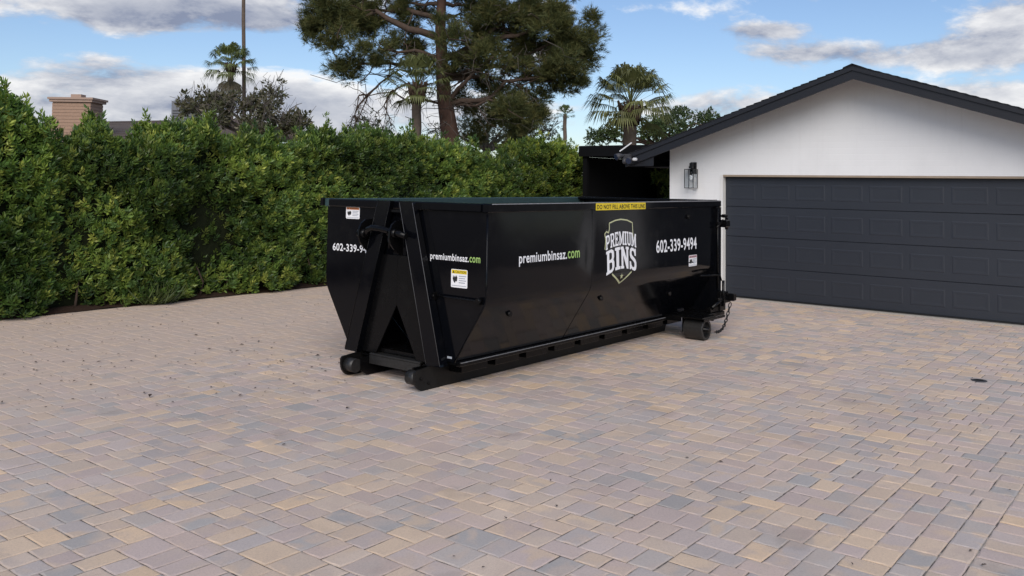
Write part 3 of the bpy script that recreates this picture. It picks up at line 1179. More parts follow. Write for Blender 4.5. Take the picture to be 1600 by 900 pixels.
def stroke2d(name, pts, wd, mat, lift, parent):
    raw = [np.array(p_, float) for p_ in pts]
    pts = [p_ + (q_ - p_) * k_ / 5 for p_, q_ in zip(raw[:-1], raw[1:]) for k_ in range(5)] + [raw[-1]]
    L_, R_ = [], []
    for i, p_ in enumerate(pts):
        t = pts[min(i + 1, len(pts) - 1)] - pts[max(i - 1, 0)]
        t = t / np.linalg.norm(t)
        n_ = np.array([-t[1], t[0]])
        L_.append(p_ + n_ * wd / 2)
        R_.append(p_ - n_ * wd / 2)
    vs = L_ + R_
    n_ = len(pts)
    fs = [(i, n_ + i, n_ + i + 1, i + 1) for i in range(n_ - 1)]
    return put2d(name, [(LX + a, LZ + b_) for a, b_ in vs], fs, map_near, mat, lift, parent)


stroke2d('logo_outline', [(-.335, .02), (-.318, .12), (-.335, .19), (-.300, .215), (-.262, .20), (-.242, .24), (-.242, .305), (-.12, .332), (0, .342), (.13, .330), (.245, .298), (.253, .12)], 0.014, M['cream_vinyl'], 0.0045, logo)
stroke2d('logo_chevron', [(-.205, -.252), (0, -.368), (.205, -.252)], 0.020, M['cream_vinyl'], 0.0045, logo)
star = []
for k_ in range(10):
    r_ = 0.036 if k_ % 2 == 0 else 0.015
    a = math.pi / 2 + k_ * math.pi / 5
    star.append((LX + r_ * math.cos(a), LZ - 0.29 + r_ * math.sin(a)))
put2d('logo_star', star, [tuple(range(10))], map_near, M['cream_vinyl'], 0.0045, logo)


def arch_top(a, b_):
    s = 2 * a - 1
    bot = 0.055 - 0.045 * s * s - (0.05 if False else 0.0)
    top = 0.208 - 0.045 * s * s
    return (LX + 0.322 * s, LZ + bot + (top - bot) * b_)


def arch_bins(a, b_):
    s = 2 * a - 1
    top = 0.038 - 0.045 * s * s
    bot = -0.205 - 0.060 * s * s
    return (LX + 0.322 * s, LZ + bot + (top - bot) * b_)


def slab_word(word, warp, mat, parent, advance):
    """collegiate block letters with slab serifs, bent over the arch"""
    G = {
        'P': [[(0, 0), (.42, 0), (.42, .13), (.34, .13), (.34, .36), (.62, .36), (.86, .46), (.94, .60), (.94, .80), (.84, .94), (.62, 1), (0, 1), (0, .87), (.10, .87), (.10, .13), (0, .13)], [(.34, .50), (.34, .86), (.58, .86), (.68, .78), (.68, .58), (.58, .50)]],
        'R': [[(0, 0), (.42, 0), (.42, .13), (.34, .13), (.34, .40), (.46, .40), (.66, 0), (1, 0), (1, .13), (.88, .13), (.72, .43), (.88, .52), (.94, .64), (.94, .82), (.84, .94), (.62, 1), (0, 1), (0, .87), (.10, .87), (.10, .13), (0, .13)], [(.34, .53), (.34, .86), (.58, .86), (.68, .79), (.68, .61), (.58, .53)]],
        'E': [[(0, 0), (.92, 0), (.92, .30), (.76, .30), (.70, .14), (.36, .14), (.36, .43), (.56, .43), (.58, .34), (.70, .34), (.70, .66), (.58, .66), (.56, .57), (.36, .57), (.36, .86), (.70, .86), (.76, .72), (.92, .72), (.92, 1), (0, 1), (0, .87), (.11, .87), (.11, .13), (0, .13)]],
        'M': [[(0, 0), (.32, 0), (.32, .13), (.25, .13), (.25, .66), (.42, .1), (.58, .1), (.75, .66), (.75, .13), (.68, .13), (.68, 0), (1, 0), (1, .13), (.95, .13), (.95, .87), (1, .87), (1, 1), (.74, 1), (.5, .42), (.26, 1), (0, 1), (0, .87), (.06, .87), (.06, .13), (0, .13)]],
        'I': [[(0, 0), (1, 0), (1, .13), (.76, .13), (.76, .87), (1, .87), (1, 1), (0, 1), (0, .87), (.24, .87), (.24, .13), (0, .13)]],
        'U': [[(.30, 0), (.70, 0), (.90, .12), (.90, .87), (1, .87), (1, 1), (.58, 1), (.58, .87), (.68, .87), (.68, .2), (.60, .14), (.42, .14), (.34, .2), (.34, .87), (.42, .87), (.42, 1), (0, 1), (0, .87), (.10, .87), (.10, .12)]],
        'B': [[(0, 0), (.66, 0), (.88, .08), (.96, .20), (.96, .40), (.86, .52), (.94, .62), (.94, .82), (.86, .93), (.64, 1), (0, 1), (0, .88), (.10, .88), (.10, .12), (0, .12)], [(.36, .13), (.36, .44), (.60, .44), (.69, .38), (.69, .19), (.60, .13)], [(.36, .57), (.36, .87), (.58, .87), (.67, .81), (.67, .63), (.58, .57)]],
        'N': [[(0, 0), (.38, 0), (.38, .12), (.30, .12), (.30, .60), (.70, 0), (.92, 0), (.92, .88), (1, .88), (1, 1), (.62, 1), (.62, .88), (.70, .88), (.70, .46), (.34, 1), (0, 1), (0, .88), (.08, .88), (.08, .12), (0, .12)]],
        'S': [[(0, 0), (.16, 0), (.22, .07), (.36, 0), (.72, 0), (.90, .09), (.97, .22), (.97, .40), (.86, .52), (.36, .66), (.30, .72), (.30, .80), (.38, .86), (.58, .86), (.70, .78), (.72, .68), (.92, .68), (.92, 1), (.78, 1), (.72, .94), (.60, 1), (.28, 1), (.10, .91), (.04, .78), (.04, .64), (.14, .52), (.62, .38), (.70, .32), (.70, .22), (.62, .14), (.38, .14), (.24, .22), (.20, .36), (0, .36)]],
    }
    tot = sum(advance[c_] for c_ in word)
    cur = 0.0
    from mathutils.geometry import tessellate_polygon
    for c_ in word:
        wd = advance[c_] / tot
        polys = []
        for lp in G[c_]:
            # extra points so that the letters bend with the arch
            pl = []
            for i_, p_ in enumerate(lp):
                q_ = lp[(i_ + 1) % len(lp)]
                for s_ in (0, .34, .67):
                    pl.append((p_[0] + (q_[0] - p_[0]) * s_, p_[1] + (q_[1] - p_[1]) * s_))
            polys.append([Vector((a, b_, 0)) for a, b_ in pl])
        tris = tessellate_polygon(polys)
        flat = [p_ for pl in polys for p_ in pl]
        vs = [warp(cur + wd * (0.04 + 0.92 * p_.x), p_.y) for p_ in flat]
        put2d('logo_letter', vs, [tuple(t_)[::-1] for t_ in tris], map_near, mat, 0.0055, parent)
        cur += wd


ADV = {'P': 1, 'R': 1.08, 'E': .98, 'M': 1.30, 'I': .58, 'U': 1.08, 'B': 1.1, 'N': 1.18, 'S': 1.02}
slab_word('PREMIUM', arch_top, M['white_vinyl'], logo, ADV)
slab_word('BINS', arch_bins, M['white_vinyl'], logo, {**ADV, 'I': .72})


def sticker(x0, x1, z0, z1, mapper, head, word, parent, name='warning_sticker'):
    st = rect2d(name, x0, x1, z0, z1, mapper, M['white_vinyl'], parent, 0.003, 0.012)
    h_ = z1 - z0
    wdt = x1 - x0
    rect2d('sticker_header', x0 + .008, x1 - .008, z1 - h_ * .24, z1 - .006, mapper, M[head], st, 0.004)
    write('sticker_lettering', word, x0 + wdt * .27, x1 - wdt * .08, z1 - h_ * .20, z1 - h_ * .07, mapper, M['ink'], st, 0.005, 0.02)
    tri = [(x0 + wdt * .09, z1 - h_ * .20), (x0 + wdt * .23, z1 - h_ * .20), (x0 + wdt * .16, z1 - h_ * .06)]
    put2d('warning_triangle', tri, [(0, 1, 2)], mapper, M['ink'], 0.005, st)
    hand = [(.10, .46), (.16, .30), (.24, .22), (.30, .34), (.36, .30), (.40, .52), (.32, .66), (.28, .54), (.24, .64), (.18, .52), (.14, .66)]
    put2d('pictogram', [(x0 + wdt * a, z0 + h_ * (b_ + .02)) for a, b_ in hand], [tuple(range(len(hand)))], mapper, M['ink'], 0.0045, st)
    for k_ in range(4):
        zz = z0 + h_ * (.64 - k_ * .12)
        rect2d('print_line', x0 + wdt * .48, x1 - wdt * (.08 + .06 * (k_ % 2)), zz - h_ * .022, zz + h_ * .022, mapper, M['grey_ink'], st, 0.0045)
    rect2d('print_line', x0 + wdt * .06, x1 - wdt * .06, z0 + h_ * .09, z0 + h_ * .12, mapper, M['grey_ink'], st, 0.0045)
    return st


sticker(0.688, 0.893, 0.965, 1.135, map_front, 'yellow_vinyl', 'CAUTION', dump)
sticker(-0.822, -0.61, 1.555, 1.71 - 0.03, map_front, 'orange_vinyl', 'WARNING', dump)
sticker(3.90, 4.12, 0.935, 1.075, map_near, 'pink_vinyl', 'DANGER', dump)
rect2d('serial_plate', 0.655, 0.715, 0.295, 0.315, map_front, M['grey_ink'], dump, 0.002)

# ------------------------------------------------------------------ garage
GX = 14.631
YL, YR = 7.931, 0.90
YDL, YDR = 6.928, 1.98
RY = 4.42
ZE, ZA = 2.584, 3.759
gar = thing('garage', (GX, RY, 0), 'white gabled garage with dark roof trim behind the black dumpster', 'garage')
gl = Vector((GX, RY, 0))


def gobj(mb, name, mat, parent=None):
    mb.v = [(a - gl.x, b_ - gl.y, c_ - gl.z) for a, b_, c_ in mb.v]
    return mb.obj(name, mat, parent or gar)


def zwall(y):
    return ZA - (ZA - ZE) / (YL - RY) * abs(y - RY)


me = MB()
me.prism([(YL, 0), (YDL, 0), (YDL, zwall(YDL) + .04), (YL, zwall(YL) + .04)], 0, GX, GX + 0.2)
me.prism([(YDL, 2.153), (YDR, 2.153), (YDR, zwall(YDR) + .04), (RY, ZA + .04), (YDL, zwall(YDL) + .04)], 0, GX, GX + 0.2)
me.prism([(YDR, 0), (YR, 0), (YR, zwall(YR) + .04), (YDR, zwall(YDR) + .04)], 0, GX, GX + 0.2)
me.box((GX + 0.2, YL - 0.2, 0), (21.5, YL, 2.6))
me.box((GX + 0.2, YR, 0), (21.5, YR + 0.2, 2.6))
me.box((21.3, YR + 0.2, 0), (21.5, YL - 0.2, 2.6))
gobj(me, 'wall', M['wall'])
# jambs and header of the door opening
for ya, yb in ((YDL - 0.055, YDL - 0.001), (YDR + 0.001, YDR + 0.055)):
    me = MB()
    me.box((GX - 0.012, ya, 0.004), (GX + 0.14, yb, 2.152), 0.004)
    gobj(me, 'door_jamb', M['white_trim'])
me = MB()
me.box((GX - 0.008, YDR + 0.056, 2.118), (GX + 0.14, YDL - 0.056, 2.152), 0.003)
gobj(me, 'door_header', M['header_trim'])
# sectional door
DG = GX + 0.10
y0d, y1d = YDR + 0.056, YDL - 0.056
gd = MB()
gd.box((DG + 0.035, y0d, 0.03), (DG + 0.05, y1d, 2.118))
gdo = gobj(gd, 'garage_door', M['door'])
secH = (2.118 - 0.03) / 4
pw = (y1d - y0d) / 8
me0 = None
for s_ in range(4):
    z0 = 0.03 + s_ * secH
    me = MB()
    me.box((DG, y0d + .002, z0 + .003), (DG + 0.034, y1d - .002, z0 + secH - .003), 0.004)
    gobj(me, 'door_section', M['door'], gdo)
    for c_ in range(8):
        yc = y0d + (c_ + 0.5) * pw
        zc = z0 + secH / 2
        hy, hz = pw * 0.42, secH * 0.26
        if me0 is None:
            me = MB()
            rings = [((0, 0), 0.0005), ((.016, .016), -0.0026), ((.032, .032), -0.0026), ((.060, .060), -0.001), ((.075, .075), -.001)]
            vs = []
            for (ix, iz), dx_ in rings:
                vs += [(dx_, -hy + ix, -hz + iz), (dx_, hy - ix, -hz + iz), (dx_, hy - ix, hz - iz), (dx_, -hy + ix, hz - iz)]
            fs = []
            for r_ in range(4):
                for q in range(4):
                    q2 = (q + 1) % 4
                    fs.append((r_ * 4 + q, r_ * 4 + 4 + q, r_ * 4 + 4 + q2, r_ * 4 + q2))
            fs.append((16, 19, 18, 17))
            me.add(vs, fs)
            ob = me.obj('door_panel', M['door'], gdo)
            me0 = ob.data
        else:
            ob = bpy.data.objects.new('door_panel', me0)
            C.objects.link(ob)
            ob.parent = gdo
        ob.location = (DG - GX, yc - RY, zc)
me = MB()
me.box((DG - 0.004, y0d, 0.004), (DG + 0.05, y1d, 0.030))
gobj(me, 'bottom_seal', M['ink'], gdo)
# roof: deck with soffit, rake boards, courses of shingles
RX0, RX1 = 14.0, 22.2
SL = (ZA - ZE) / (YL - RY)
ZRIDGE = 3.845
EL = 8.50
for sgn in (1, -1):
    ey = RY + sgn * (EL - RY)
    ze = ZRIDGE - SL * (EL - RY)
    th = 0.035
    me = MB()
    me.prism([(RY, ZRIDGE), (ey, ze), (ey, ze - th), (RY, ZRIDGE - th)] if sgn > 0 else [(RY, ZRIDGE - th), (ey, ze - th), (ey, ze), (RY, ZRIDGE)], 0, RX0 + 0.03, RX1)
    roof = gobj(me, 'roof', M['dark_trim'])
    bh = 0.205
    me = MB()
    me.prism([(RY, ZRIDGE + .004), (ey, ze + .004), (ey, ze - bh), (RY, ZRIDGE - bh)] if sgn > 0 else [(RY, ZRIDGE - bh), (ey, ze - bh), (ey, ze + .004), (RY, ZRIDGE + .004)], 0, RX0, RX0 + 0.028)
    gobj(me, 'rake_board', M['dark_trim'], roof)
    me = MB()
    me.prism([(RY, ZRIDGE + .006), (ey, ze + .006), (ey, ze - .07), (RY, ZRIDGE - .07)] if sgn > 0 else [(RY, ZRIDGE - .07), (ey, ze - .07), (ey, ze + .006), (RY, ZRIDGE + .006)], 0, RX0 - 0.022, RX0 - 0.001)
    gobj(me, 'rake_trim', M['dark_trim'], roof)
    me = MB()
    me.box((RX0 + 0.03, ey - sgn * 0.001, ze - bh + 0.01), (RX1, ey + sgn * 0.024, ze + 0.004))
    gobj(me, 'eave_board', M['dark_trim'], roof)
    if sgn > 0:
        me = MB()
        zs_ = ze - bh + 0.02
        me.box((GX - .002, YL + 0.002, zs_ - 0.01), (RX1 - .3, ey - 0.03, zs_ + 0.005))
        gobj(me, 'soffit', M['dark_trim'], roof)
        me = MB()
        me.prism([(YL + .01, zs_), (ey - .02, zs_), (ey - .02, ze - th - .002), (YL + .01, ze - th + SL * (ey - YL) - .01)], 0, RX0 + .035, RX0 + .05)
        gobj(me, 'eave_return', M['dark_trim'], roof)
    # shingle courses
    ln = (EL - RY) / math.cos(math.atan(SL))
    ncs = int(ln / 0.14) + 1
    for q in range(ncs):
        sa, sb = q * 0.14, min(q * 0.14 + 0.15, ln + 0.02)
        ca_, sa_ = math.cos(math.atan(SL)), math.sin(math.atan(SL))
        y_a, z_a = RY + sgn * sa * ca_, ZRIDGE - sa * sa_
        y_b, z_b = RY + sgn * sb * ca_, ZRIDGE - sb * sa_
        jit = RNG.uniform(-.006, .006)
        poly = [(y_a, z_a + .008), (y_b, z_b + .022), (y_b, z_b + .008), (y_a, z_a + .004)]
        me = MB()
        me.prism(poly if sgn > 0 else poly[::-1], 0, RX0 - 0.034 + jit, RX1)
        gobj(me, 'shingle_course', M['shingle'], roof)
me = MB()
me.prism([(RY - .14, ZRIDGE - .14 * SL + .028), (RY, ZRIDGE + .036), (RY + .14, ZRIDGE - .14 * SL + .028), (RY, ZRIDGE + .022)][::-1], 0, RX0 - 0.036, RX1)
gobj(me, 'ridge_cap', M['shingle'])

# wall lantern
lan = thing('wall_lantern', (GX, 7.44, 1.905), 'black box wall lantern with clear panes beside the garage door', 'lantern')
me = MB()
me.box((-0.03, -0.055, 0.26), (-0.001, 0.055, 0.47), 0.004)
me.obj('back_plate', M['black_lamp'], lan)
me = MB()
me.box((-0.12, -0.03, 0.40), (-0.031, 0.03, 0.455), 0.004)
me.box((-0.135, -0.035, 0.357), (-0.075, 0.035, 0.399), 0.004)
me.obj('arm', M['black_lamp'], lan)
me = MB()
fx0, fx1, fy, fz0, fz1, bw = -0.20, -0.035, 0.085, 0.0, 0.345, 0.010
for xx in (fx0, fx1):
    for yy in (-fy, fy):
        me.box((xx - bw / 2, yy - bw / 2, fz0 + bw), (xx + bw / 2, yy + bw / 2, fz1 - bw))
for zz in (fz0, fz1 - bw):
    for yy in (-fy, fy):
        me.box((fx0 - bw / 2, yy - bw / 2, zz), (fx1 + bw / 2, yy + bw / 2, zz + bw))
    for xx in (fx0, fx1):
        me.box((xx - bw / 2, -fy + bw / 2, zz), (xx + bw / 2, fy - bw / 2, zz + bw))
me.box((fx0 + .006, -fy + .006, fz1 - .009), (fx1 - .006, fy - .006, fz1 - .001))
me.obj('frame', M['black_lamp'], lan)
for k_, (a, b_) in enumerate((((fx0 - .0015, -fy + .006, .011), (fx0 + .0015, fy - .006, .334)), ((fx0 + .006, -fy - .0015, .011), (fx1 - .006, -fy + .0015, .334)), ((fx0 + .006, fy - .0015, .011), (fx1 - .006, fy + .0015, .334)))):
    me = MB()
    me.box(a, b_)
    me.obj('pane', M['glass'], lan)
me = MB()
me.tube([(-0.117, 0, .335), (-0.117, 0, .24)], 0.02, 10)
me.obj('lamp_holder', M['black_lamp'], lan)
me = MB()
me.tube([(-0.117, 0, .239), (-0.117, 0, .21), (-0.117, 0, .15), (-0.117, 0, .12)], [.014, .03, .028, .008], 12)
me.obj('bulb', M['white_plastic'], lan)

# solar flood light on the eave corner
fl = thing('flood_light', (13.97, 8.42, 2.46), 'small solar flood light with tilted panel on the eave corner', 'flood light')
me = MB()
me.box((-0.05, -0.06, -0.03), (0.02, 0.08, 0.05), 0.01)
me.obj('bracket', M['dark_louvre'], fl)
for yy, zz in ((0.13, 0.02), (-0.08, -0.05)):
    me = MB()
    me.tube([(-0.03, yy * .5, zz), (-0.09, yy, zz), (-0.16, yy * 1.25, zz - .03)], [.02, .05, .062], 12)
    h = me.obj('lamp_head', M['dark_louvre'], fl)
    me = MB()
    me.tube([(-0.161, yy * 1.25, zz - .0305), (-0.168, yy * 1.27, zz - .033)], [.056, .052], 12)
    me.obj('lens', M['solar'], h)
me = MB()
me.tube([(-0.04, 0.05, -0.03), (-0.05, 0.05, -0.10), (-0.05, 0.05, -0.13)], [.04, .045, .02], 12)
me.obj('sensor', M['dark_louvre'], fl)
me = MB()
me.box((-0.07, -0.20, -0.075), (-0.02, -0.13, -0.02), 0.012)
me.obj('camera_head', M['white_plastic'], fl)
me = MB()
a = [(-0.14, 0.09, 0.09), (-0.02, -0.09, 0.25), (0.10, 0.0, 0.25), (-0.02, 0.17, 0.09)]
me.loft([Vector(q) for q in a], [Vector(q) + Vector((-.01, .012, .014)) for q in a])
sp = me.obj('solar_panel', M['white_plastic'], fl)

# black patio cover between garage and hedge
pc0 = thing('patio_cover', (19.0, 10.4, 0), 'black flat patio cover between garage and hedge', 'patio cover')
pl_ = Vector((19.0, 10.4, 0))


def pobj(mb, name, mat):
    mb.v = [(a - pl_.x, b_ - pl_.y, c_) for a, b_, c_ in mb.v]
    return mb.obj(name, mat, pc0)


me = MB()
me.box((19.03, 7.96, 2.80), (26.0, 12.88, 2.91))
pobj(me, 'roof_slab', M['black_cover'])
me = MB()
me.box((18.97, 7.96, 2.66), (19.028, 12.92, 2.935), 0.004)
pobj(me, 'fascia', M['black_cover'])
me = MB()
me.box((19.03, 12.86, 2.66), (26.0, 12.92, 2.79), 0.004)
pobj(me, 'side_fascia', M['black_cover'])
for xx in (19.05, 25.7):
    me = MB()
    me.box((xx, 12.72, 0.0), (xx + 0.12, 12.84, 2.798), 0.006)
    pobj(me, 'post', M['black_cover'])
me = MB()
me.box((26.0, 7.9, 0), (26.2, 13.6, 2.92))
pobj(me, 'back_wall', M['black_cover'])  # added to enclose the recess so that it stays dark
me = MB()
me.box((19.20, 12.86, 0), (26.0, 12.93, 2.655))
pobj(me, 'privacy_screen', M['black_cover'])  # black sheet added to fill the shaded recess under the cover


# ------------------------------------------------------------------ foliage
def ortho(d):
    d = d / np.linalg.norm(d, axis=1, keepdims=True)
    ref = np.where(np.abs(d[:, 2:3]) < 0.9, [[0, 0, 1.0]], [[1.0, 0, 0]])
    a = np.cross(d, ref)
    a /= np.linalg.norm(a, axis=1, keepdims=True)
    return d, a, np.cross(a, d)


def leaves(base, direc, side, length, width, col, fold=0.25):
    """diamond leaves folded along the midrib -> verts, tri faces, cols"""
    n = len(base)
    nrm = np.cross(direc, side)
    L = length[:, None]
    W = width[:, None]
    v = np.empty((n, 4, 3))
    v[:, 0] = base
    v[:, 1] = base + direc * L * 0.5 + side * W + nrm * W * fold
    v[:, 2] = base + direc * L - nrm * L * 0.10
    v[:, 3] = base + direc * L * 0.5 - side * W + nrm * W * fold
    f = np.array([[0, 1, 2], [0, 2, 3]])[None] + (np.arange(n) * 4)[:, None, None]
    return v.reshape(-1, 3), f.reshape(-1, 3), np.repeat(col, 4, axis=0)


def sprigs(pos, axis, nleaf, length, width, cols, spread=(0.5, 1.25), stem=0.08, rng=RNG):
    """each sprig: leaves whorled round its axis"""
    n = len(pos)
    d, a, b_ = ortho(axis)
    P_ = np.repeat(pos, nleaf, 0)
    Dm, A_, B_ = (np.repeat(q, nleaf, 0) for q in (d, a, b_))
    k_ = np.tile(np.arange(nleaf), n)
    t = (k_ + rng.uniform(0, .6, n * nleaf)) / nleaf
    th = k_ * 2.4 + np.repeat(rng.uniform(0, 6.28, n), nleaf)
    rad = A_ * np.cos(th)[:, None] + B_ * np.sin(th)[:, None]
    open_ = (spread[1] + (spread[0] - spread[1]) * t) * rng.uniform(.8, 1.2, n * nleaf)
    dr_ = Dm * np.cos(open_)[:, None] + rad * np.sin(open_)[:, None]
    dr_ /= np.linalg.norm(dr_, axis=1, keepdims=True)
    side = np.cross(dr_, Dm) + 1e-6
    side /= np.linalg.norm(side, axis=1, keepdims=True)
    base = P_ + Dm * (t * stem)[:, None]
    ln = length * rng.uniform(.55, 1.35, n * nleaf)
    c = np.repeat(cols, nleaf, 0) * rng.uniform(.75, 1.25, (n * nleaf, 1))
    return leaves(base, dr_, side, ln, ln * width, c)


def fbm(x, y, seed=0):
    r_ = np.random.default_rng(seed)
    s = np.zeros_like(np.asarray(x, float))
    for o_ in range(5):
        fr = 0.9 * 1.9 ** o_
        for _ in range(2):
            ax, ay, ph = r_.uniform(-1, 1), r_.uniform(-1, 1), r_.uniform(0, 6.28)
            s = s + np.sin(fr * (ax * x + ay * y) * 2.2 + ph) / 1.7 ** o_
    return s / 3.2


GREENS = np.array([(0.092, 0.156, 0.034), (0.134, 0.196, 0.040), (0.048, 0.095, 0.025), (0.215, 0.265, 0.062), (0.068, 0.125, 0.040)])


def hedge_part(name, label, cat, x0, x1, top_pts, depth=1.0, dens=1.0, seed=1, tint=(1, 1, 1), face=12.82, group=None):
    rng = np.random.default_rng(seed)
    root = thing(name, ((x0 + x1) / 2, face + depth / 2, 0.0), label, cat, group)
    tx, tz = np.array([p_[0] for p_ in top_pts]), np.array([p_[1] for p_ in top_pts])
    cen = np.arange(x0 - .3, x1 + 1.0, 1.12) + rng.uniform(-.22, .22, len(np.arange(x0 - .3, x1 + 1.0, 1.12)))
    gapd = lambda x: np.min(np.abs(np.asarray(x, float)[..., None] - cen), axis=-1) / .56
    H = lambda x: np.interp(x, tx, tz) - 0.04 - 0.20 * np.clip(gapd(x), 0, 1.2) ** 2.2 + 0.05 * fbm(np.asarray(x, float) * 3.0, 0.0, seed + 31)
    ln = x1 - x0
    nf = int(ln * 2.8 * 330 * dens)
    X = rng.uniform(x0, x1, nf)
    q = rng.uniform(0, 1, nf)
    hh = H(X)
    Z = 0.02 + q * (hh - 0.02)
    bump_ = 1.3 * fbm(X * 1.6, Z * 1.2, seed + 3)
    lobes = fbm(X * 3.8, Z * 3.8, seed + 5)
    back = np.clip((Z - (hh - 0.45)) / 0.45, 0, 1) ** 2 * 0.45
    under = np.clip((0.2 - Z) / 0.2, 0, 1) * 0.06
    dep = rng.uniform(0, 1, nf) ** 1.6 * 0.30
    Y = face + 0.20 - 0.20 * bump_ - 0.19 * lobes + back + under + dep + 0.17 * np.clip(gapd(X), 0, 1.2) ** 2
    Y = np.maximum(Y, face - 0.16 + under)
    pos = np.c_[X, Y, Z]
    ax = np.c_[rng.normal(0, .5, nf), -np.ones(nf) * rng.uniform(.5, 1.1, nf), rng.uniform(.2, 1.3, nf)]
    # crown shoots along the top
    nt = int(ln * 420 * dens)
    Xt = rng.uniform(x0, x1, nt)
    Yt = face + 0.25 + rng.uniform(0, 1, nt) * (depth - .2)
    Zt = H(Xt) + 0.10 * fbm(Xt * 4, Yt * 4, seed + 9) - rng.uniform(0, .28, nt) - 0.15 * np.abs((Yt - face - depth / 2) / depth) + rng.exponential(.045, nt)
    pos = np.r_[pos, np.c_[Xt, Yt, Zt]]
    ax = np.r_[ax, np.c_[rng.normal(0, .5, nt), rng.normal(-.2, .5, nt), rng.uniform(.6, 1.4, nt)]]
    # pokes: tall shoots
    for _ in range(int(ln * 3.2)):
        xs_ = rng.uniform(x0 + .1, x1 - .1)
        ys_ = face + rng.uniform(.25, depth - .1)
        zt = H(xs_)
        for k_ in range(rng.integers(10, 22)):
            t = rng.uniform(0, 1)
            hh_ = rng.uniform(.15, .46)
            pos = np.r_[pos, [[xs_ + rng.normal(0, .07 * (1.15 - t)), ys_ + rng.normal(0, .07 * (1.15 - t)), zt - .1 + t * hh_]]]
            ax = np.r_[ax, [[rng.normal(0, .5), rng.normal(-.2, .5), 1.0]]]
    n = len(pos)
    cidx = rng.choice(5, n, p=[.30, .24, .22, .10, .14])
    patch = 0.5 + 0.5 * np.tanh(2.6 * fbm(pos[:, 0] * 2.4, pos[:, 2] * 2.4, seed + 21))
    cols = GREENS[cidx] * (0.70 + 0.95 * patch[:, None]) * np.c_[1 + .20 * patch, 1 + .06 * patch, np.ones(n)] * np.array(tint)
    v, f, c = sprigs(pos, ax, 10, 0.088, 0.20, cols, (0.35, 1.3), 0.09, rng)
    o = np.array(root.location)
    fo = tri_obj('foliage', M['leaf'], v - o, f, c, root)
    # dark solid added inside the hedge to stop the light
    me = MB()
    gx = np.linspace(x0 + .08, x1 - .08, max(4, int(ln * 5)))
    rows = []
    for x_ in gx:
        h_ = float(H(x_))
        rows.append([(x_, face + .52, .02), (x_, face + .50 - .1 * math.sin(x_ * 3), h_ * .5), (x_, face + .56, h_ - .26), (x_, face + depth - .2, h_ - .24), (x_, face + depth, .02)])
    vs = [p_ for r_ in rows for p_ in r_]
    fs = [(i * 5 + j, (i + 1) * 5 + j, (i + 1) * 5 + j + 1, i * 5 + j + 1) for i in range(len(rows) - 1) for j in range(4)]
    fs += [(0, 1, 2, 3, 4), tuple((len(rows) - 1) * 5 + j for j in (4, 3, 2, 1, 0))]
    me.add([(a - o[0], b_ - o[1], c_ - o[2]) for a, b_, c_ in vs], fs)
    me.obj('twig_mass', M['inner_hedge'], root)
    # stems near the ground
    me = MB()
    for x_ in np.arange(x0 + .2, x1 - .1, 0.42):
        xx = x_ + rng.uniform(-.1, .1)
        me.tube([(xx - o[0], face + .42 - o[1], 0.0), (xx + rng.uniform(-.06, .06) - o[0], face + .42 - o[1], .25), (xx + rng.uniform(-.08, .08) - o[0], face + .46 - o[1], .5)], [.022, .018, .012], 6)
    tag(me.obj('stems', M['bark'], root), kind='stuff')
    return root


hedge_part('hedge', 'long clipped green hedge with small glossy leaves along the driveway', 'hedge', 5.75, 16.6,
           [(5.6, 2.58), (6.0, 2.52), (6.35, 2.58), (6.6, 2.84), (6.8, 2.56), (7.0, 2.42), (7.15, 2.38), (7.4, 2.46), (7.5, 2.58), (7.75, 2.88), (8.0, 2.75), (8.3, 3.02), (8.5, 2.98), (8.75, 2.58), (9.4, 2.66), (10.0, 2.62),
            (10.4, 2.66), (10.75, 2.92), (11.0, 2.76), (11.6, 2.84), (12.0, 2.98), (12.4, 2.84), (13.0, 2.94), (13.5, 2.92), (14.0, 2.78), (14.6, 2.70), (15.4, 2.64), (16.2, 2.62), (16.7, 2.5)], 1.1, 1.0, 1)
hedge_part('tall_shrub', 'taller bushy dark green shrub at the left end of the hedge', 'shrub', 2.6, 5.95,
           [(2.6, 3.25), (4.0, 3.25), (4.8, 3.2), (5.2, 3.08), (5.5, 2.85), (5.75, 2.62), (6.0, 2.4)], 1.4, 1.0, 2, (0.92, 0.98, 0.95), 12.80)
hedge_part('rounded_shrub', 'rounded yellow-green shrub between hedge end and black patio cover', 'shrub', 16.75, 20.1,
           [(16.7, 2.3), (17.0, 2.65), (17.4, 2.95), (17.9, 3.12), (18.4, 3.05), (18.9, 2.95), (19.3, 2.86), (19.7, 2.75), (20.1, 2.5)], 1.2, 0.9, 3, (1.2, 1.1, 0.9), 12.96)
hedge_part('shaded_shrub', 'dark leafy shrub in the shade under the patio cover', 'shrub', 22.2, 25.6,
           [(22.0, 2.3), (23.5, 2.5), (25.7, 2.3)], 0.7, 0.5, 4, (0.8, 0.8, 0.8), 11.9)

# grass tuft at the hedge foot
tu = np.array([7.45, 12.86, 0.0])
nb = 150
rng = np.random.default_rng(8)
tb_ = np.c_[rng.normal(0, .11, nb), rng.normal(0, .05, nb), np.full(nb, .01)]
td = np.c_[rng.normal(0, .8, nb), rng.normal(-.3, .6, nb), rng.uniform(.4, 1.2, nb)]
td /= np.linalg.norm(td, axis=1, keepdims=True)
sd_ = np.cross(td, np.array([[0, 0, 1.0]]) + rng.normal(0, .2, (nb, 3)))
sd_ /= np.linalg.norm(sd_, axis=1, keepdims=True)
v, f, c = leaves(tb_, td, sd_, rng.uniform(.18, .42, nb), np.full(nb, .006), np.array([(0.10, 0.13, 0.045)]) * rng.uniform(.6, 1.4, (nb, 1)))
root = thing('grass_tuft', tu, 'pale grass tuft growing at the foot of the hedge', 'grass tuft')
tri_obj('blades', M['palm_leaf'], v, f, c, root)

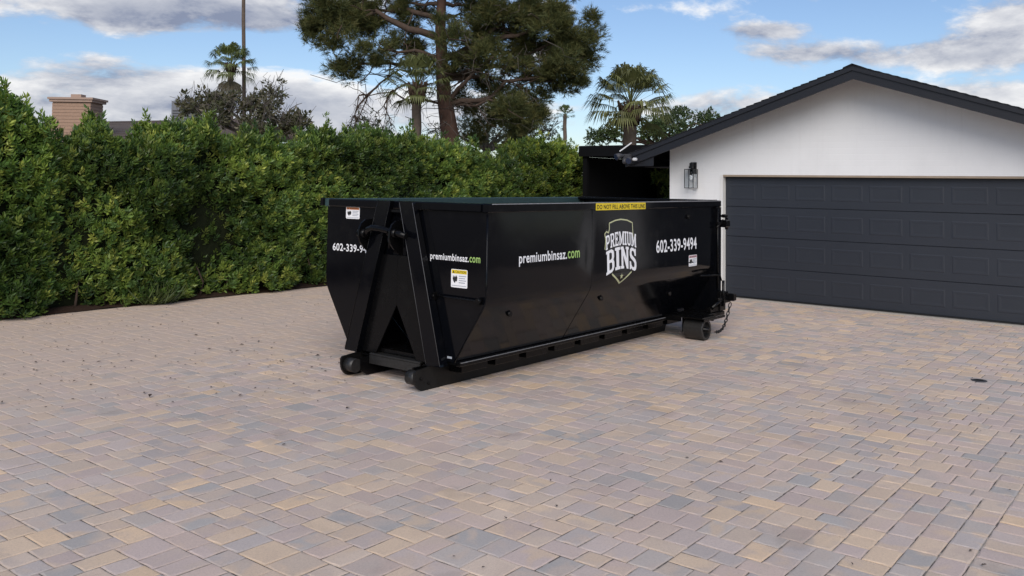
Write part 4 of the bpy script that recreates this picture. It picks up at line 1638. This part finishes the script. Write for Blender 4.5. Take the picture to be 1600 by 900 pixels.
# fallen leaves
nl = 380
rng = np.random.default_rng(12)
pts = []
while len(pts) < nl:
    u, v_ = rng.uniform(-20, 560), 462 + rng.beta(1.5, 2.3) * 210
    r_ = ray(u, v_)
    t = -CAM_H / r_[2]
    p_ = CAM_O + r_ * t
    if p_[1] < 12.9 and fbm(p_[0] * 1.5, p_[1] * 1.5, 77) > -0.25:
        pts.append(p_)
for u, v_ in ((440, 697), (220, 745 - 40), (640, 673), (1022, 654), (1070, 717), (1130, 724), (1085, 755), (990, 812), (1460, 626), (1474, 629), (1546, 640), (1532, 674), (1533, 886), (1395, 768), (1575, 767), (1575, 711), (1520, 862), (1333, 886), (1254, 530), (1262, 532), (1416, 531), (860, 754), (712, 872), (788, 810), (758, 888), (870, 794), (1212, 512), (700, 614), (540, 640)):
    r_ = ray(u, v_)
    pts.append(CAM_O + r_ * (-CAM_H / r_[2]))
pts = np.array(pts)
n = len(pts)
pts[:, 2] = 0.010
td = np.c_[rng.normal(0, 1, n), rng.normal(0, 1, n), rng.uniform(.0, .25, n)]
td /= np.linalg.norm(td, axis=1, keepdims=True)
sd_ = np.c_[-td[:, 1], td[:, 0], rng.normal(0, .25, n)]
sd_ /= np.linalg.norm(sd_, axis=1, keepdims=True)
ln = rng.uniform(.012, .036, n) * np.where(rng.uniform(0, 1, n) > .9, 1.7, 1)
v, f, c = leaves(pts, td, sd_, ln, ln * rng.uniform(.12, .35, n), np.tile([[.1, .1, .1]], (n, 1)), 0.5)
tag(tri_obj('leaf_litter', M['litter'], v, f), 'dry fallen leaves and twigs scattered over the pavers', 'leaf litter', None, 'stuff')


# ------------------------------------------------------------------ trees
def limb(mb, a, b_, r0, r1, sag=0.0, wob=0.0, n=6, rng=RNG, seg=7):
    a, b_ = np.array(a, float), np.array(b_, float)
    pts, rad = [], []
    L = np.linalg.norm(b_ - a)
    for i in range(n + 1):
        t = i / n
        p_ = a + (b_ - a) * t
        p_ = p_ + rng.normal(0, wob * L, 3) * math.sin(math.pi * t)
        p_[2] += sag * L * math.sin(math.pi * t)
        pts.append(p_)
        rad.append(r0 + (r1 - r0) * t)
    mb.tube(pts, rad, seg)
    return pts


def needle_tufts(pos, axis, cols, nn=14, length=0.2, width=0.010, cone=1.0, rng=RNG):
    n = len(pos)
    d, a, b_ = ortho(axis)
    P_ = np.repeat(pos, nn, 0)
    Dm, A_, B_ = (np.repeat(q, nn, 0) for q in (d, a, b_))
    th = rng.uniform(0, 6.28, n * nn)
    op = rng.uniform(.1, cone, n * nn)
    dr_ = Dm * np.cos(op)[:, None] + (A_ * np.cos(th)[:, None] + B_ * np.sin(th)[:, None]) * np.sin(op)[:, None]
    side = np.cross(dr_, rng.normal(0, 1, (n * nn, 3)))
    side /= np.linalg.norm(side, axis=1, keepdims=True)
    ln = length * rng.uniform(.6, 1.2, n * nn)
    base = P_ + Dm * (rng.uniform(-.5, .5, n * nn) * length)[:, None]
    v = np.empty((n * nn, 3, 3))
    v[:, 0] = base - side * width
    v[:, 1] = base + side * width
    v[:, 2] = base + dr_ * ln[:, None]
    f = np.arange(n * nn * 3).reshape(-1, 3)
    c = np.repeat(np.repeat(cols, nn, 0) * rng.uniform(.7, 1.3, (n * nn, 1)), 3, 0)
    return v.reshape(-1, 3), f, c


def cloud_points(zones, per, seed, D0):
    """points filling uneven clumps; zones: u, v, ru, rv (picture measure at distance D0), extra depth, weight"""
    rng = np.random.default_rng(seed)
    s = D0 / CAM_F
    P_, Cn = [], []
    for (u, v_, ru, rv, dd, wgt) in zones:
        c0 = at(u, v_, D0 + dd)
        nsub = max(3, int(ru * rv / 120))
        for _ in range(nsub):
            d_ = rng.normal(0, 1, 3)
            d_ /= np.linalg.norm(d_)
            rad = rng.uniform(.15, 1.0) ** .6
            off = _cr * d_[0] * ru * s * rad * .82 + _cu * d_[1] * rv * s * rad * .82 + _cf * d_[2] * ru * s * rad * .9
            cc = c0 + off
            k_ = max(4, int(per * wgt * rng.uniform(.5, 1.4)))
            rr_ = s * rng.uniform(11, 23)
            q = rng.normal(0, 1, (k_, 3))
            q /= np.linalg.norm(q, axis=1, keepdims=True)
            q *= (rng.uniform(0, 1, (k_, 1)) ** .5) * rr_
            q[:, 2] *= .78
            P_.append(cc + q)
            Cn.append(np.tile(cc, (k_, 1)))
    return np.concatenate(P_), np.concatenate(Cn)


# big pine
PD = 28.0
pz = [(512, 22, 52, 30, 0, 1), (480, 38, 26, 30, .5, 1), (530, 60, 30, 18, -.5, .9), (560, 18, 46, 24, .8, 1), (505, 70, 26, 14, .2, .8), (537, 110, 28, 20, .3, 1), (550, 98, 18, 12, 0, .8),
      (590, 80, 34, 18, -.6, 1.1), (612, 66, 20, 14, .3, .8), (655, 78, 22, 24, .6, 1.0), (625, 6, 40, 18, .6, .8), (668, 22, 24, 18, 1.2, .6),
      (745, 10, 34, 26, .8, .8), (785, 24, 46, 30, -.4, 1), (742, 60, 24, 18, 1.2, .6), (770, 86, 34, 30, -.8, 1), (752, 120, 24, 16, .6, .6), (815, 60, 40, 28, .6, 1),
      (815, 104, 40, 26, .2, 1), (855, 30, 48, 36, -.6, 1.1), (895, 55, 40, 34, .3, 1.1), (915, 85, 26, 34, .6, 1), (880, 100, 38, 30, -.3, 1), (860, 75, 34, 24, 1, .9), (900, 122, 30, 20, .2, .9),
      (925, 40, 18, 26, .2, .9), (805, 170, 30, 22, -.8, .9), (812, 200, 24, 26, -.5, .8), (830, 140, 20, 18, .2, .6), (720, 150, 16, 14, .8, .5), (765, 140, 20, 14, 1.0, .5),
      (705, 45, 30, 26, -.9, .7), (700, 95, 26, 18, -.8, .45), (730, 100, 30, 24, .3, .7), (760, 40, 40, 28, .2, .9), (830, 15, 52, 30, .3, 1), (838, 168, 20, 30, .3, .9), (790, 148, 34, 24, .4, .8), (845, 130, 34, 26, .6, .9), (540, 30, 60, 26, .3, .8), (580, 40, 30, 22, .6, .7), (735, 170, 24, 22, 1.2, .5), (825, 190, 20, 30, .4, .8), (770, 185, 30, 26, 1.4, .7), (800, 215, 34, 16, .8, .8), (750, 205, 24, 20, 1.6, .6), (640, 40, 28, 20, .8, .6),
      (540, -40, 70, 36, .4, .9), (620, -50, 70, 36, .5, .9), (700, -60, 70, 46, 0, 1), (790, -50, 80, 46, -.3, 1), (870, -35, 60, 40, .4, 1), (690, -130, 90, 46, 0, 1), (780, -120, 70, 40, .5, 1)]
base = at(706, 300, PD)
base[2] = -0.05
proot = thing('pine_tree', base, 'large spreading pine with forked brown trunk rising behind the hedge', 'tree')
bo = np.array(base)
rng = np.random.default_rng(41)
tr = MB()
tp_ = [base - bo] + [at(u, v_, PD) - bo for u, v_ in ((705, 232), (700, 190), (694, 150), (691, 115), (690, 80), (688, 45), (690, 0), (694, -60), (700, -130))]
tr.tube(tp_, [.36, .32, .27, .24, .21, .19, .17, .15, .12, .06], 12)
tr.obj('trunk', M['red_bark'], proot)
tr = MB()
jn = {k_: at(u, v_, PD) - bo for k_, (u, v_) in dict(a=(697, 165), b=(692, 125), c=(690, 92), d=(688, 60), e=(688, 30), f=(690, 5), g=(694, -50)).items()}
lims = [('d', 512, 30, 0, .13), ('c', 540, 108, .3, .09), ('c', 590, 78, -.6, .08), ('e', 560, 18, .8, .10), ('b', 655, 80, .6, .07), ('b', 785, 30, -.4, .15), ('c', 855, 35, -.6, .13),
        ('b', 815, 100, .2, .13), ('b', 895, 60, .3, .10), ('a', 880, 110, -.3, .10), ('a', 770, 88, -.8, .09), ('a', 806, 165, -.8, .06), ('b', 905, 130, .2, .07), ('f', 625, 5, .6, .08),
        ('f', 745, 8, .8, .08), ('g', 540, -40, .4, .09), ('g', 790, -50, -.3, .1), ('g', 870, -35, .4, .08), ('e', 720, 20, 1.0, .08), ('d', 760, 50, 1, .08), ('a', 575, 150, -.2, .05), ('c', 600, 120, .5, .06)]
tips = []
for key, u, v_, dd, r0 in lims:
    e_ = at(u, v_, PD + dd) - bo
    pts = limb(tr, jn[key], e_, r0, r0 * .3, rng.uniform(-.02, .08), .035, 7, rng)
    tips.append((pts, r0))
    for _ in range(7):
        k_ = rng.integers(2, 8)
        q = np.array(pts[k_]) + rng.normal(0, 1, 3) * [.9, .9, .5]
        limb(tr, pts[k_], q, r0 * .28, .008, 0, .06, 4, rng, 5)
# bare hanging twigs on the left and grey dead twigs near the trunk
for u0, v0, u1, v1, u2, v2 in ((610, 118, 575, 150, 548, 205), (590, 135, 560, 165, 545, 195), (575, 150, 560, 150, 553, 180), (640, 130, 605, 150, 598, 205), (615, 140, 600, 165, 612, 200)):
    pts = [at(u0, v0, PD) - bo, at((u0 + u1) / 2, (v0 + v1) / 2 - 3, PD) - bo, at(u1, v1, PD) - bo, at((u1 + u2) / 2 + 2, (v1 + v2) / 2, PD) - bo, at(u2, v2, PD) - bo]
    tr.tube(pts, [.035, .03, .022, .015, .006], 6)
    for _ in range(26):
        k_ = rng.integers(1, 5)
        q = np.array(pts[k_]) + rng.normal(0, .22, 3) + [0, 0, -.25]
        limb(tr, pts[k_], q, .009, .004, 0, .1, 3, rng, 4)
tr.obj('limbs', M['bark'], proot)
tr = MB()
for _ in range(260):
    u, v_ = rng.normal(715, 55), rng.normal(110, 48)
    p_ = at(u, v_, PD + rng.normal(0, .8)) - bo
    q = p_ + rng.normal(0, .45, 3) + [0, 0, -.2]
    limb(tr, p_, q, .012, .004, 0, .12, 3, rng, 4)
tag(tr.obj('dead_twigs', M['twig'], proot), kind='stuff')
P_, Cn = cloud_points([(a, b_, c_ * 1.1, d_ * 1.1, e_, f_) for a, b_, c_, d_, e_, f_ in pz], 68, 42, PD)
ax = (P_ - Cn) * [1, 1, .6] + rng.normal(0, .08, P_.shape) + [0, 0, .10]
cb_ = np.array([(0.088, 0.098, 0.034), (0.115, 0.120, 0.040), (0.155, 0.142, 0.050), (0.062, 0.078, 0.032)])
cc = cb_[rng.choice(4, len(P_), p=[.4, .3, .12, .18])]
v, f, c = needle_tufts(P_, ax, cc, 15, .19, .0072, 1.15, rng)
tri_obj('crown', M['needle'], v - bo, f, c, proot)


def palm(name, label, u, vb, vc, D0, trunk_r, frond, nfr, seed, boots=0.0, droop=0.5, tint=(1, 1, 1), top_u=None, skirt=0, group='fan palms behind the hedge'):
    rng = np.random.default_rng(seed)
    base_ = at(u, vb, D0)
    top = at(top_u or u, vc, D0)
    g0 = np.array([base_[0], base_[1], -0.05])
    root_ = thing(name, g0, label, 'palm tree', group)
    mb = MB()
    n_ = 9
    pts = [g0 * 0 + (np.array([0, 0, 0]) if t == 0 else (g0 + (top - g0) * t - g0)) + (rng.normal(0, .02, 3) if 0 < t < 1 else 0) for t in np.linspace(0, 1, n_)]
    mb.tube(pts, [trunk_r * (1.15 - .25 * t) for t in np.linspace(0, 1, n_)], 10)
    mb.obj('trunk', M['palm_trunk'], root_)
    tl = top - g0
    if boots:
        mb = MB()
        for k_ in range(int(90)):
            t = rng.uniform(0, 1)
            a = rng.uniform(0, 6.28)
            rad = trunk_r * (1.05 + .5 * t)
            p_ = tl + [rad * math.cos(a), rad * math.sin(a), -boots * (1 - t)]
            q = p_ + np.array([math.cos(a) * .07, math.sin(a) * .07, .20])
            mb.tube([p_, q], [.05, .022], 5)
        mb.tube([tl - [0, 0, boots], tl - [0, 0, boots * .5], tl], [trunk_r, trunk_r * 1.35, trunk_r * 1.2], 10)
        tag(mb.obj('leaf_boots', M['palm_boot'], root_), kind='stuff')
    V_, F_, C_ = [], [], []
    cnt = 0
    for k_ in range(nfr + skirt):
        dead = k_ >= nfr
        a = k_ * 2.399 + rng.uniform(-.2, .2)
        t = (k_ % nfr) / max(1, nfr - 1)
        elv = 1.35 - 1.75 * t + rng.normal(0, .08)
        if dead:
            elv = -1.15 + rng.normal(0, .12)
        d0 = np.array([math.cos(a) * math.cos(elv), math.sin(a) * math.cos(elv), math.sin(elv)])
        pet = frond * .52
        hub = tl + d0 * pet + np.array([0, 0, -.06 * droop * frond * (1 - abs(elv) / 1.6)])
        sd1 = np.cross(d0, [0, 0, 1.0])
        if np.linalg.norm(sd1) < .05:
            sd1 = np.array([1.0, 0, 0])
        sd1 /= np.linalg.norm(sd1)
        up1 = np.cross(sd1, d0)
        base_c = np.array((0.118, 0.130, 0.048)) * np.array(tint) * rng.uniform(.7, 1.35)
        if dead:
            base_c = np.array((0.12, 0.10, 0.06)) * rng.uniform(.7, 1.2)
        # petiole
        w_ = .018
        vv = [tl - sd1 * w_, tl + sd1 * w_, hub + sd1 * w_, hub - sd1 * w_]
        V_ += vv
        F_ += [(cnt, cnt + 1, cnt + 2), (cnt, cnt + 2, cnt + 3)]
        C_ += [base_c * 1.2] * 4
        cnt += 4
        ns = 21
        for s_ in range(ns):
            th = (s_ / (ns - 1) - .5) * 2.2
            dd = d0 * math.cos(th) + sd1 * math.sin(th) + up1 * (.12 * math.cos(th * 2))
            dd /= np.linalg.norm(dd)
            L_ = frond * .58 * (1 - .22 * abs(th) / 1.25) * rng.uniform(.88, 1.1)
            m_ = hub + dd * L_ * .55
            e_ = m_ + (dd * .55 + np.array([0, 0, -droop * rng.uniform(.6, 1.4)])) * L_ * .48
            ws = .0145 * frond
            sv = np.cross(dd, up1)
            sv /= (np.linalg.norm(sv) + 1e-9)
            V_ += [hub, m_ - sv * ws, m_ + sv * ws, e_]
            F_ += [(cnt, cnt + 1, cnt + 2), (cnt + 1, cnt + 3, cnt + 2)]
            cc_ = base_c * rng.uniform(.8, 1.25)
            C_ += [cc_] * 4
            cnt += 4
    tri_obj('crown', M['palm_leaf'], np.array(V_), np.array(F_), np.array(C_), root_)
    return root_


palm('fan_palm', 'stout fan palm with shaggy brown trunk left of the garage roof', 985, 215, 165, 30.0, .24, 1.76, 48, 5, boots=.7, droop=.75, tint=(1.15, 1.1, 1.1), skirt=0)
palm('fan_palm', 'fan palm half hidden behind the big pine', 652, 225, 136, 26.5, .15, 1.25, 34, 6, boots=.5, droop=.6, top_u=652, skirt=0)
palm('fan_palm', 'short-crowned fan palm beside the very tall thin palm trunk', 361, 150, 104, 44.0, .16, 1.5, 36, 7, boots=.3, droop=.8, tint=(.9, 1, .8), skirt=6)
palm('fan_palm', 'tiny distant palm between pine and stout fan palm', 883, 212, 178, 75.0, .17, 1.0, 30, 9, droop=.5, tint=(.8, .95, .9))
palm('fan_palm', 'very tall thin palm trunk running up out of the frame', 387, 150, -75, 46.0, .10, 1.5, 36, 10, boots=.5, droop=.8, top_u=381, skirt=10)


def bushy_tree(name, label, D0, zones, trunk_uv, leaf_len, leafw, cols, per, seed, nleaf=6, trunk_r=.16, twig=0, group=None, trunk_mat='bark', mat='leaf'):
    rng = np.random.default_rng(seed)
    b0 = at(trunk_uv[0], trunk_uv[1], D0)
    g0 = np.array([b0[0], b0[1], -0.05])
    root_ = thing(name, g0, label, 'tree', group)
    P1, C1 = cloud_points(zones, per, seed + 1, D0)
    fork = at(trunk_uv[0], trunk_uv[1], D0) - g0
    mb = MB()
    mb.tube([(0, 0, 0), tuple(fork * [.5, .5, .6]), tuple(fork)], [trunk_r * 1.2, trunk_r, trunk_r * .8], 9)
    for (u, v_, ru, rv, dd, wgt) in zones:
        e_ = at(u, v_, D0 + dd) - g0
        pts = limb(mb, fork, e_, trunk_r * .5, .02, .05, .05, 6, rng, 6)
        for _ in range(5):
            k_ = rng.integers(3, 7)
            limb(mb, pts[k_], np.array(pts[k_]) + rng.normal(0, .28, 3), .02, .006, 0, .1, 3, rng, 4)
    mb.obj('trunk', M[trunk_mat], root_)
    if twig:
        mb = MB()
        for _ in range(twig):
            z_ = zones[rng.integers(len(zones))]
            p_ = at(z_[0] + rng.normal(0, z_[2] * .55), z_[1] + rng.normal(0, z_[3] * .55), D0 + rng.normal(0, .8)) - g0
            limb(mb, p_, p_ + rng.normal(0, .20, 3) + [0, 0, .20], .010, .004, 0, .1, 3, rng, 4)
        tag(mb.obj('twigs', M['twig'], root_), kind='stuff')
    ax_ = (P1 - C1) + rng.normal(0, .1, P1.shape) + [0, 0, .12]
    cols = np.array(cols)
    cc_ = cols[rng.choice(len(cols), len(P1))]
    v, f, c = sprigs(P1, ax_, nleaf, leaf_len, leafw, cc_, (.5, 1.3), leaf_len, rng)
    tri_obj('crown', M[mat], v - g0, f, c, root_)
    return root_


DK = [(0.030, 0.045, 0.018), (0.042, 0.058, 0.022), (0.024, 0.036, 0.018)]
GY = [(0.085, 0.095, 0.060), (0.070, 0.082, 0.052), (0.105, 0.110, 0.072)]
bushy_tree('loose_tree', 'loose grey-green tree with bare twigs beyond the hedge by the thin palm', 25.0,
           [(300, 165, 22, 10, 0, .6), (330, 157, 20, 10, .4, .7), (360, 162, 26, 14, 0, .7), (392, 165, 26, 14, .3, .7), (420, 170, 24, 16, 0, .6), (440, 190, 18, 14, .2, .6), (462, 196, 14, 10, 0, .8), (345, 185, 26, 16, -.3, .6), (400, 195, 30, 14, -.3, .7), (425, 148, 14, 12, .3, .2)],
           (385, 215), .14, .28, [(0.080, 0.085, 0.042), (0.110, 0.108, 0.058), (0.130, 0.118, 0.070)], 34, 51, 6, 0.13, 380, trunk_mat='twig')
bushy_tree('grey_tree', 'feathery grey-green tree behind the big pine trunk', 36.0,
           [(740, 190, 36, 26, 0, .8), (770, 165, 34, 24, .5, .8), (720, 205, 26, 18, .4, .7), (690, 205, 22, 12, .2, .5), (790, 200, 30, 24, 0, .8), (760, 215, 40, 16, -.4, .9), (840, 190, 22, 34, .5, 1), (860, 205, 20, 24, .2, .9), (815, 215, 24, 16, .2, .9)],
           (760, 235), .10, .20, GY, 38, 61, 6, .2, 200, trunk_mat='twig')
bushy_tree('round_tree', 'dark green round-headed tree behind the stout palm and garage roof', 38.0,
           [(960, 208, 18, 12, 0, 1), (975, 195, 18, 14, .4, 1), (1015, 190, 26, 18, 0, 1), (1045, 188, 26, 16, .3, 1), (1075, 184, 24, 12, 0, 1), (1100, 186, 18, 8, .3, .9), (1020, 210, 40, 14, -.3, 1), (1060, 205, 40, 14, -.2, 1), (1120, 195, 20, 8, 0, .9), (935, 216, 18, 6, 0, .8)],
           (1030, 230), .12, .30, [(0.050, 0.080, 0.030), (0.065, 0.098, 0.034), (0.085, 0.12, 0.042)], 44, 71, 6, .2)
bushy_tree('small_leafy_tree', 'small pale leafy tree peeking above hedge between the palms', 34.0,
           [(560, 205, 18, 12, 0, .7), (590, 205, 18, 12, .3, .7), (575, 192, 12, 10, 0, .5), (905, 208, 14, 8, 0, .7), (890, 216, 16, 6, 0, .8)][:3],
           (575, 225), .10, .28, [(0.075, 0.105, 0.045), (0.09, 0.12, 0.05)], 26, 81, 6, .1, 60)

# ------------------------------------------------------------------ neighbour's house beyond the hedge
HD = 29.0
hb = at(240, 300, HD)
hroot = thing('neighbour_house', (hb[0], hb[1], 0), "neighbour's brown-roofed house with tan brick chimney beyond the hedge", 'house')
ho = np.array([hb[0], hb[1], 0.0])


def A(u, v_, d):
    return at(u, v_, d) - ho


def slab_uv(name, quad, mat, depth=0.12, parent=None):
    """flat board or roof plane through four places, given real thickness downwards"""
    q = [Vector(p_) for p_ in quad]
    mb = MB()
    mb.loft([p_ - Vector((0, 0, depth)) for p_ in q], q)
    return mb.obj(name, mat, parent or hroot)


# roof planes: a long low ridge rising away from the hedge
roofo = slab_uv('roof', [A(20, 215, HD - 1), A(262, 219, HD - 1), A(330, 187, HD + 4), A(60, 192, HD + 4)], M['roof_brown'], .1)
for k_ in range(9):
    t0, t1 = k_ / 9, (k_ + 1.08) / 9
    a0, a1 = np.array(A(20, 215, HD - 1)), np.array(A(60, 192, HD + 4))
    b0, b1 = np.array(A(262, 219, HD - 1)), np.array(A(330, 187, HD + 4))
    q = [a0 + (a1 - a0) * t0 + [0, 0, .035], b0 + (b1 - b0) * t0 + [0, 0, .035], b0 + (b1 - b0) * min(t1, 1) + [0, 0, .012], a0 + (a1 - a0) * min(t1, 1) + [0, 0, .012]]
    slab_uv('shingle_course', q, M['roof_brown'], .012, roofo)
slab_uv('fascia', [A(18, 216.5, HD - 1.02), A(264, 220.5, HD - 1.02), A(264, 220.5, HD - 1.1), A(18, 216.5, HD - 1.1)], M['tan_board'], .16)
slab_uv('wall', [A(40, 224, HD), A(258, 228, HD), A(258, 228, HD + .3), A(40, 224, HD + .3)], M['tan_cap'], 3.4)
roof2 = slab_uv('roof', [A(330, 226, HD - 2), A(482, 214, HD - 2), A(400, 186, HD - 1.5), A(300, 186, HD + 3)], M['roof_brown'], .1)
slab_uv('rake_board', [A(396, 186, HD - 2.1), A(484, 213, HD - 2.6), A(484, 213, HD - 2.5), A(396, 186, HD - 2.0)], M['tan_board'], .16)
# chimney: courses of brick, cap, flue
chc = at(121, 190, HD - 0.6) - ho
rt = Vector(_r0)
fw = Vector((_cf[0], _cf[1], 0)).normalized()


def obox(c0, hr, hf, z0, z1, name, mat, parent=None):
    mb = MB()
    c0 = Vector((c0[0], c0[1], 0))
    b4 = [c0 + rt * (sx * hr) + fw * (sy * hf) for sx, sy in ((-1, -1), (1, -1), (1, 1), (-1, 1))]
    mb.loft([p_ + Vector((0, 0, z0)) for p_ in b4], [p_ + Vector((0, 0, z1)) for p_ in b4])
    return mb.obj(name, mat, parent or hroot)


# distance scale for the chimney
sc = (HD - 0.6) / CAM_F
ztop = at(121, 160, HD - 0.6)[2]
zlow = at(121, 215, HD - 0.6)[2] - .4
chim = obox(chc, 29 * sc, .42, zlow, ztop - .02, 'chimney', simple('tan_mortar', (0.27, 0.19, 0.145), 0.9))
nz = int((ztop - zlow) / .105)
brick_me = {}
for r_ in range(nz):
    z0 = zlow + r_ * .105
    o_ = obox(chc, 29.6 * sc, .432, z0 + .012, z0 + .105, 'brick_course', M['tan_brick'], chim)
obox(chc, 33 * sc, .50, ztop - .02, ztop + .055, 'cap', M['tan_cap'], chim)
obox(chc, 35 * sc, .54, ztop + .056, ztop + .12, 'cap', M['tan_cap'], chim)
obox(chc, 8 * sc, .16, ztop + .121, ztop + .25, 'flue', M['tan_cap'], chim)
# rooftop cooler
cc0 = at(291, 190, HD + 2) - ho
zt_ = at(291, 160, HD + 2)[2]
cool = obox(cc0, 16 * (HD + 2) / CAM_F, .45, zt_ - .75, zt_, 'rooftop_cooler', M['grey_metal'])
for k_ in range(4):
    obox(np.array(cc0) - np.array([_cf[0], _cf[1], 0]) * .455, 14 * (HD + 2) / CAM_F, .006, zt_ - .62 + k_ * .09, zt_ - .58 + k_ * .09, 'louvre', M['dark_louvre'], cool)
